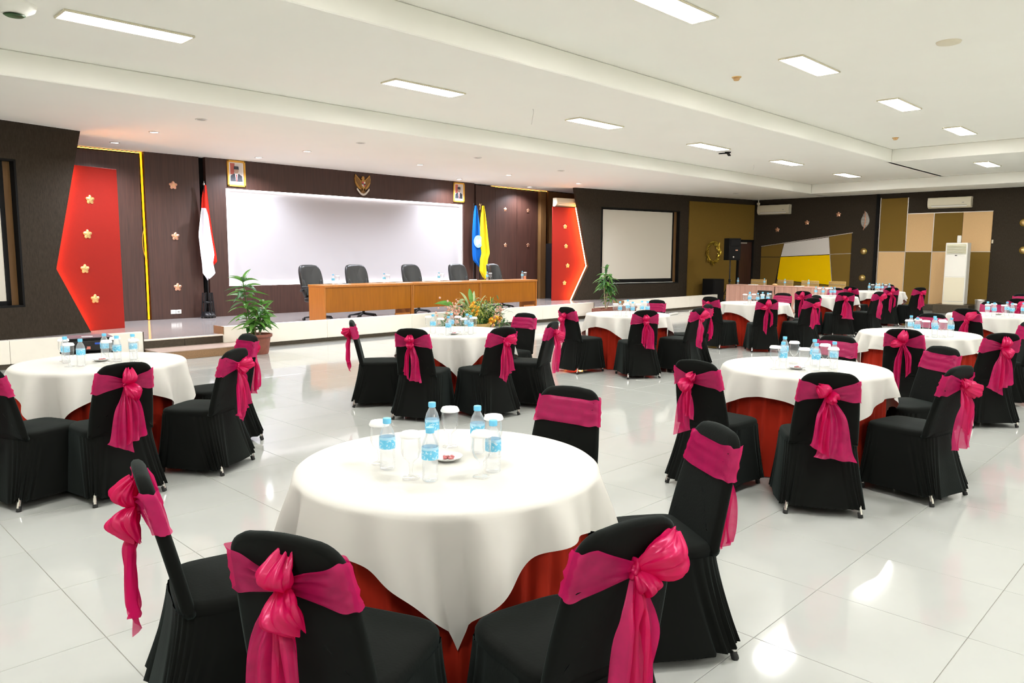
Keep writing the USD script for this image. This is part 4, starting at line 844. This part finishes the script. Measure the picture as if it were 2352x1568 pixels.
obj('outlet_recess', box(-.004, .0, -Wd+.04, Wd-.04, 1.46, Ht-.05), 'grille', t); obj('base_skirting', box(-.004, 0, -Wd+.01, Wd-.01, .0, .07, .003), 'ivory_plastic', t)
for k in range(6): obj('louver', tf(box(-.035, -.003, -Wd+.045, Wd-.045, -.004, .004), (0, 0, 1.49+k*.043), ry=-25), 'white_plastic', t)
obj('display', box(-.010, -.004, -.03, .03, 1.405, 1.425), 'black_matte', t)
tag(obj('air_freshener', cat_(box(24.68, 24.75, 6.115, 6.215, 2.03, 2.24, .015), box(24.675, 24.682, 6.15, 6.18, 2.17, 2.2, .003)), 'white_plastic'), 'small white dispenser box standing on the tall air conditioner', 'dispenser')
tag(obj('dark_plinth', box(24.25, 25.3, 5.7, 6.62, 0, .25, .01), 'step_dark'), 'dark low plinth under the standing air conditioner', 'plinth')
tag(obj('low_plinth', box(25.2, 25.58, 5.5, 7.3, 0, .18, .01), 'step_dark'), 'dark low skirting step along the right wall', 'plinth')
t = thing('trash_bin', 'shiny cylindrical steel bin beside the standing air conditioner', 'bin', (24.3, 5.42, 0))
obj('bin_body', lathe([(0, 0), (.125, 0), (.128, .01), (.135, .42), (.138, .43), (.132, .435), (.125, .40), (.118, .02), (0, .02)], 32), 'steel', t, 40); obj('bin_ring', lathe([(.136, .40), (.141, .405), (.141, .425), (.136, .43)], 32), 'chrome', t, True)
t = thing('security_camera', 'small white dome camera hanging in the far corner of the ceiling', 'camera', (25.35, 12.72, Z1))
obj('stem', tube([(0, 0, 0), (0, 0, -.12)], .018, 8), 'white_plastic', t, True); obj('dome', lathe([(0, -.22), (.04, -.2), (.06, -.15), (.05, -.11), (0, -.10)], 16), 'ivory_plastic', t, True)
t = thing('wall_socket', 'white double wall socket low on the dark stage panel', 'socket')
for a in (6.06, 6.17): obj('socket_plate', box(a, a+.105, YB-.072, YB-.06, .37, .455, .004), 'white_plastic', t)
obj('socket_insert', box(6.20, 6.24, YB-.076, YB-.07, .395, .43, .004), 'grey_plastic', t)
tag(obj('wall_switch', box(X1-.02, X1-.0, 5.50, 5.54, 2.02, 2.13, .005), 'ivory_plastic'), 'small ivory switch at the right end of the tan panels', 'switch')

# ------------------------------------------------------------------ loudspeakers, pink draped tables and rattan chairs in the far corner
t = thing('loudspeaker', 'black loudspeaker box raised on a tripod stand', 'speaker', (22.15, 12.0, 1.49), -35)
o = [(-.20, -.28), (.20, -.28), (.20, .06), (.12, .16), (-.12, .16), (-.20, .06)]
v, f = extrude(Polygon([(a*1.0, b) for a, b in o]), .69); obj('cabinet', (v, f), 'black_matte', t)
obj('front_grille', box(-.185, .185, -.293, -.275, .03, .66, .006), 'black_matte', t); obj('horn', box(-.15, .15, -.305, -.29, .44, .64, .02), 'black_matte', t)
obj('badge', box(.02, .10, -.30, -.292, .30, .33, .004), 'copper', t); obj('knob', tf(lathe([(0, .012), (.025, .01), (.028, 0)], 14), (-.04, -.293, .10), rx=90), 'steel', t, True)
t = thing('speaker_stand', 'black tripod stand carrying the loudspeaker', 'stand', (22.15, 12.0, 0))
obj('pole', tube([(0, 0, .35), (0, 0, 1.49)], .022, 10), 'black_gloss', t, True); obj('collar', tube([(0, 0, .78), (0, 0, .88)], .036, 10), 'black_matte', t, True); obj('clamp_knob', tube([(.03, 0, .84), (.09, 0, .84)], .016, 8), 'steel', t, True)
for a in (3.3, 5.4, 1.2):
    c, s_ = math.cos(a), math.sin(a); obj('leg', tube([(.03*c, .03*s_, .74), (.50*c, .50*s_, .015)], .014, 8), 'black_gloss', t, True); obj('brace', tube([(.02*c, .02*s_, .38), (.26*c, .26*s_, .39)], .009, 6), 'black_gloss', t, True)
t = thing('floor_speaker', 'large black box speaker on the floor beside the stage end', 'speaker', (22.72, 12.9, 0), -14)
obj('cabinet', box(-.26, .26, -.25, .25, .02, .86, .015), 'black_matte', t); obj('grille', box(-.23, .23, -.265, -.25, .06, .82, .008), 'black_matte', t)
for s in (-1, 1): obj('foot', box(s*.2-.04, s*.2+.04, -.2, .2, 0, .02), 'rubber', t)
def draped_table(label, y0, y1):
    t = thing('draped_table', label, 'table', (21.0, y0, 0), 0, 'pink draped tables'); L = y1-y0
    obj('table_cloth_top', box(0, .62, 0.003, L-.003, .735, .755, .008), 'pink_cloth', t)
    def wall(p0, p1, n, seed):
        p0, p1 = np.array(p0, float), np.array(p1, float); d = (p1-p0)/np.hypot(*(p1-p0)); nn = np.array([d[1], -d[0]]); u = np.linspace(0, 1, 14*n); P = []
        for z in (.735, .5, .25, .01):
            a = .014*(.5+.5*(.735-z)); q = p0+u[:, None]*(p1-p0)-nn*(a*(np.sin(2*PI*n*u+seed)+.4*np.sin(2*PI*2.3*n*u)))[:, None]
            P.append(np.column_stack([q, np.full(len(u), z)]))
        return grid(np.array(P))
    obj('front_skirt', wall((0.012, .004), (.012, L-.004), 9, 1), 'pink_cloth', t, True); obj('end_skirt', wall((.6, .004), (.012, .004), 4, 2), 'pink_cloth', t, True); obj('end_skirt', wall((.012, L-.004), (.6, L-.004), 4, 2), 'pink_cloth', t, True)
draped_table('dusty pink draped table nearer the right, in front of rattan chairs', 8.25, 9.92); draped_table('dusty pink draped table beside the loudspeaker stand', 9.94, 11.48)
def rattan_chair(label, x, y):
    t = thing('rattan_chair', label, 'chair', (x, y, 0), 180, 'tan chairs behind the pink tables')
    obj('backrest', tf(box(-.02, .02, -.26, .26, .52, .90, .012), (-.24, 0, 0), ry=-4), 'rattan', t); obj('seat', box(-.24, .22, -.25, .25, .42, .47, .015), 'rattan', t)
    for a in (-.22, .2):
        for b in (-.22, .22): obj('leg', tube([(a, b, .43), (a*1.05, b*1.03, 0)], .02, 8), 'bark', t, True)
    for k in range(3): obj('cane_slat', tf(box(-.026, .026, -.255, .255, .58+k*.11, .60+k*.11, .004), (-.24, 0, 0), ry=-4), 'bark', t)
    return t
rc = None
for i, (y, rz) in enumerate([(11.1, 180), (10.25, 176), (9.44, 184), (8.70, 172)]):
    lb = f'tan woven chair behind the pink draped tables, {OR[i] if i < 3 else "rightmost"}'
    if rc is None: rc = rattan_chair(lb, 22.05, y)
    else: dup(rc, (22.05, y, 0), rz, lb)
for i, y in enumerate((11.2, 10.35, 9.72, 9.02)): dup(bp_, (21.2, y, .756), i*40, f'water bottle on the pink draped tables, {OR[i] if i < 3 else "rightmost"}', 'water bottles on the pink tables')
for i, (y, lb) in enumerate(((10.7, 'white napkins on the left pink draped table'), (9.28, 'white napkins on the right pink draped table'))): tag(obj('napkin_stack', tf(box(-.09, .09, -.12, .12, 0, .02, .004), (21.2, y, .756), rz=10*i), 'paper_white'), lb, 'napkins')
tag(obj('snack_bun', tf(lathe([(0, .07), (.05, .06), (.08, .03), (.06, 0), (0, 0)], 20), (21.2, 10.02, .757)), 'tan_fabric', None, True), 'small tan snack box between two bottles on the pink tables', 'snack')
t = thing('folding_chair', 'plain black folding chair in front of the pink draped tables', 'chair', (20.25, 9.95, 0), 180)
obj('backrest', box(-.20, -.17, -.22, .22, .42, .64, .012), 'leather', t); obj('seat', box(-.18, .2, -.2, .2, .37, .40, .012), 'leather', t)
for s in (-1, 1):
    obj('rear_leg', tube([(-.19, s*.21, .62), (-.15, s*.21, .38), (.2, s*.21, 0)], .012, 8), 'black_gloss', t, True); obj('front_leg', tube([(.16, s*.19, .38), (-.22, s*.19, 0)], .012, 8), 'black_gloss', t, True)

# ------------------------------------------------------------------ projector on its stand, power strip
t = thing('projector', 'black projector with purple grey top behind the left round table', 'projector', (2.17, 7.65, .70), -8)
obj('case', box(-.19, .19, -.14, .14, 0, .135, .015), 'black_matte', t); obj('top_cover', box(-.185, .185, -.135, .135, .132, .142, .006), 'purple_top', t); obj('port_panel', box(-.17, .17, -.146, -.138, .02, .11, .003), 'black_gloss', t)
obj('blue_port', box(.03, .075, -.152, -.145, .075, .092, .003), 'port_blue', t); obj('red_sticker', box(-.06, -.005, -.148, -.145, .035, .06), 'sticker_red', t); obj('top_label', box(-.06, .03, -.07, -.03, .142, .144), 'paper_white', t)
for k in range(5): obj('vent_slat', box(.10, .17, -.150, -.146, .03+.012*k, .035+.012*k), 'grey_plastic', t)
obj('lens', tf(lathe([(0, .03), (.045, .03), (.05, 0), (0, 0)], 18), (-.05, .14, .07), rx=-90), 'black_gloss', t, True)
t = thing('projector_stand', 'black tripod stand below the projector', 'stand', (2.17, 7.65, 0))
obj('tray', box(-.2, .2, -.16, .16, .675, .70, .006), 'black_matte', t); obj('pole', tube([(0, 0, .25), (0, 0, .68)], .02, 8), 'black_gloss', t, True)
for a in (.5, 2.6, 4.7): obj('leg', tube([(0, 0, .5), (.3*math.cos(a), .3*math.sin(a), .012)], .012, 8), 'black_gloss', t, True)
tag(obj('projector_cable', tube(spline([(2.10, 7.49, .76), (2.06, 7.38, .74), (2.03, 7.34, .60), (2.02, 7.38, .35), (2.05, 7.45, .012), (1.9, 7.7, .012)], 30), .012, 7), 'black_matte', None, True), 'thick black cable drooping from the projector', 'cable')
t = thing('power_strip', 'white power strip with cable on the floor by the stage', 'power strip', (17.9, 11.35, 0), 10)
obj('strip_body', box(-.25, .25, -.04, .04, 0, .05, .01), 'white_plastic', t)
for k in range(4): obj('outlet', lathe([(0, .052), (.018, .052), (.02, .05)], 12, (-.17+.11*k, 0, 0)), 'grey_plastic', t)
obj('cord', tube(spline([(.25, 0, .02), (.5, .1, .012), (1.0, -.05, .012), (1.6, .15, .012), (2.3, .1, .012)], 24), .010, 6), 'white_plastic', t, True)

# ------------------------------------------------------------------ plants and flowers
def leaf(base, az, el, L, W, droop, n=6, cup=.25, tw=0.0):
    d = np.array([math.cos(az)*math.cos(el), math.sin(az)*math.cos(el), math.sin(el)]); s = np.array([-math.sin(az), math.cos(az), 0]); s = s*math.cos(tw)+np.cross(d, s)*math.sin(tw); P = []
    nrm = np.cross(d, s); nrm = nrm if nrm[2] > 0 else -nrm
    for u in np.linspace(0, 1, n):
        c = np.asarray(base)+d*L*u-np.array([0, 0, 1])*droop*L*u*u; w = W*math.sin(PI*min(1, .06+.94*u)**.8)**.9+.002
        P.append([c-s*w/2+nrm*w*cup, c-s*w/4+nrm*w*cup*.3, c, c+s*w/4+nrm*w*cup*.3, c+s*w/2+nrm*w*cup])
    return grid(np.array(P))
r = np.random.default_rng(5)
t = thing('potted_plant', 'bushy green potted plant beside the left stage steps', 'plant', (5.72, 11.42, 0))
obj('pot', lathe([(0, 0), (.16, 0), (.17, .02), (.205, .26), (.235, .285), (.235, .325), (.21, .325), (.20, .29), (0, .285)], 32), 'terracotta', t, 35); obj('soil', lathe([(0, .30), (.12, .305), (.20, .29)], 20), 'soil', t, True)
stems = [(-.02, .02, [(-.04, .02, .3), (-.13, .02, .62), (-.17, .03, .95), (-.21, .02, 1.24)]), (.02, -.03, [(.02, -.03, .3), (.03, -.05, .5), (.09, -.06, .86)]), (.06, .03, [(.06, .03, .3), (.12, .03, .55), (.17, .04, .72)]), (-.05, -.04, [(-.05, -.04, .3), (-.07, -.08, .5), (-.04, -.1, .7)]), (.0, .06, [(.0, .06, .3), (-.1, .1, .5), (-.12, .12, .62)])]
for k, (_, _, P) in enumerate(stems):
    P = spline(P, 12); obj('stem', tube(P, np.linspace(.014, .007, 12), 6), 'bark' if k != 0 else 'leaf_green', t, True)
    nl = [30, 22, 18, 14, 9][k]
    for i in range(nl):
        u = .42+.58*((i+.5)/nl) if k == 0 else .30+.70*((i+.5)/nl); b = P[int(u*11)]; L = r.uniform(.27, .42) if k == 0 else r.uniform(.18, .32)
        obj('leaf', leaf(b, i*2.39996+k, r.uniform(-.1, .35)+.9*max(0, u-.86)*6*.9, L, r.uniform(.075, .11), r.uniform(.15, .45), tw=r.uniform(-.3, .3)), 'leaf_green' if r.random() < .72 else 'leaf_dark', t, True)
t = thing('potted_plant', 'tall thin stemmed green plant in a trough by the right stage steps', 'plant', (15.32, 11.72, .26))
for k, P in enumerate([[(.0, 0, 0), (-.06, .0, .3), (-.06, .02, .62), (.02, .02, .98)], [(.0, .02, 0), (.05, .02, .3), (.10, .0, .55), (.16, 0, .80)], [(.0, .0, 0), (-.02, .03, .2), (.02, .05, .5), (.05, .05, .72)], [(.02, 0, .0), (.16, .02, .18), (.22, .0, .36)]]):
    P = spline(P, 12); obj('stem', tube(P, np.linspace(.015, .009, 12), 6), 'bark', t, True); nl = [24, 20, 14, 12][k]
    for i in range(nl):
        u = [.62, .5, .62, .55][k]; u = u+(1-u)*((i+.5)/nl); b = P[min(11, int(round(u*11)))]
        obj('leaf', leaf(b, i*2.39996+k, r.uniform(-.45, .45)+(1.0 if i > nl-5 else 0), r.uniform(.22, .36), r.uniform(.065, .095), r.uniform(.3, .65), tw=r.uniform(-.3, .3)), 'leaf_green' if r.random() < .6 else 'leaf_dark', t, True)
t = thing('trough_planter', 'rectangular brown planter trough by the right stage steps', 'planter', (15.7, 11.72, 0))
obj('trough', cat_(box(-.75, .72, -.17, -.14, 0, .28, .006), box(-.75, .72, .14, .17, 0, .28, .006), box(-.75, -.72, -.14, .14, 0, .28, .006), box(.69, .72, -.14, .14, 0, .28, .006)), 'terracotta', t); obj('soil', box(-.72, .69, -.14, .14, .0, .25), 'soil', t); obj('rim', box(-.77, .74, -.185, -.165, .24, .29, .006), 'terracotta', t)

t = thing('flower_arrangement', 'wide arrangement of orange and pink flowers and leaves before the stage', 'flowers', (10.58, 11.62, 0))
UsdGeom.Xformable(t).AddScaleOp().Set(Gf.Vec3f(1.16, 1.0, 1.22))
obj('basket', lathe([(0, 0), (.34, 0), (.40, .16), (.36, .16), (.3, .02), (0, .02)], 28), 'rattan', t, True)
fl, fp, fd, fs = [], [], [], []
for k in range(620):
    a, q = r.uniform(0, 2*PI), math.sqrt(r.random()); x, y = .72*q*math.cos(a), .30*q*math.sin(a); hmax = .58*(1-.75*q*q); z = r.uniform(.08, max(.12, hmax))
    m_ = leaf((x*.9, y*.9, z), a+r.uniform(-1, 1), r.uniform(-.2, 1.0), r.uniform(.08, .18), r.uniform(.018, .045), r.uniform(.1, .5), 4)
    (fd if r.random() < .55 else fl).append(m_)
for k in range(260):      # green bush at the right end
    b = np.array([.42+r.normal(0, .15), -.12+r.normal(0, .08), .05+abs(r.normal(.17, .12))]); fd.append(leaf(b, r.uniform(0, 2*PI), r.uniform(-.1, 1.1), r.uniform(.10, .20), r.uniform(.014, .03), r.uniform(.1, .5), 4))
    if k % 2: b = b-np.array([.35*r.random(), 0, .0]); fl.append(leaf(b, r.uniform(0, 2*PI), r.uniform(-.1, 1.1), r.uniform(.10, .18), r.uniform(.016, .03), r.uniform(.1, .5), 4))
obj('foliage', cat_(*fd), 'leaf_dark', t, True, kind='stuff'); obj('foliage', cat_(*fl), 'leaf_green', t, True, kind='stuff')
for k in range(520):      # pale lime spray in the middle
    a = r.uniform(0, 2*PI); b = np.array([.10+r.normal(0, .16), -.12+r.normal(0, .08), .36+r.normal(0, .09)])
    fs.append(leaf(b, a, r.uniform(-.2, .9), r.uniform(.08, .16), .014, r.uniform(.5, 1.1), 4, 0.0))
obj('lime_spray', cat_(*fs), 'leaf_lime', t, True, kind='stuff')
ico = trimesh.creation.icosphere(1, 1.0); iv, jf = np.array(ico.vertices), np.array(ico.faces)
for k in range(190):
    b = np.array([-.52+r.normal(0, .13), -.14+r.normal(0, .06), .34+r.normal(0, .09)]) if k < 150 else np.array([.52+r.normal(0, .06), -.2, .32+r.normal(0, .07)]); fp.append((iv*r.uniform(.010, .022)+b, jf))
obj('pink_blossom', cat_(*fp), 'flower_pink', t, True, kind='stuff')
def blossom(c, R, m_, n=9):
    P = [leaf(c, 2*PI*i/n, .55, R, R*.6, .25, 4, .15) for i in range(n)]+[leaf(c, 2*PI*i/n+.3, 1.0, R*.7, R*.45, .2, 4, .15) for i in range(n)]
    v, f = cat_(*P); v = v-c; th = -.95; w = v.copy(); w[:, 1] = v[:, 1]*math.cos(th)-v[:, 2]*math.sin(th)*-1*-1; w[:, 2] = v[:, 1]*math.sin(th)*-1*-1+v[:, 2]*math.cos(th)
    b = obj('flower', (w+c, f), m_, t, True); obj('flower_center', (iv*R*.25+np.array(c)+np.array([0, -.02, .02]), jf), 'flower_yellow' if m_ != 'flower_yellow' else 'flower_orange', b, True)
for c in ((-.10, -.25, .44), (-.16, -.27, .38), (-.06, -.28, .36), (-.13, -.25, .50), (-.03, -.26, .42), (-.18, -.26, .46), (-.08, -.27, .30)): blossom(np.array(c), r.uniform(.05, .07), 'flower_orange' if r.random() < .6 else 'flower_yellow')
for c in ((.26, -.30, .20), (.33, -.31, .17), (.40, -.30, .22), (.46, -.30, .15), (.22, -.31, .13), (.34, -.32, .25), (.50, -.28, .20), (.29, -.33, .10)): blossom(np.array(c), r.uniform(.06, .085), ['flower_orange', 'flower_pink', 'flower_yellow'][int(r.integers(3))])
for (x, z, az, el, L, W) in ((-.50, .46, 2.9, .45, .44, .12), (-.46, .46, .4, .55, .42, .12), (-.16, .45, 2.0, 1.1, .42, .12), (-.02, .48, .9, 1.2, .36, .09), (.12, .46, .3, .9, .34, .08), (-.2, .42, 2.9, .8, .30, .09), (.45, .38, .4, .55, .34, .09), (.40, .36, 1.2, .8, .28, .08), (-.08, .5, 1.5, 1.35, .38, .085), (-.3, .4, 2.6, .35, .28, .09)):
    obj('striped_leaf', leaf((x, -.12, z), az, el, L, W, .30, 8, .2, tw=.75 if math.cos(az) < 0 else -.75), 'leaf_cream' if r.random() < .6 else 'leaf_green', t, True)
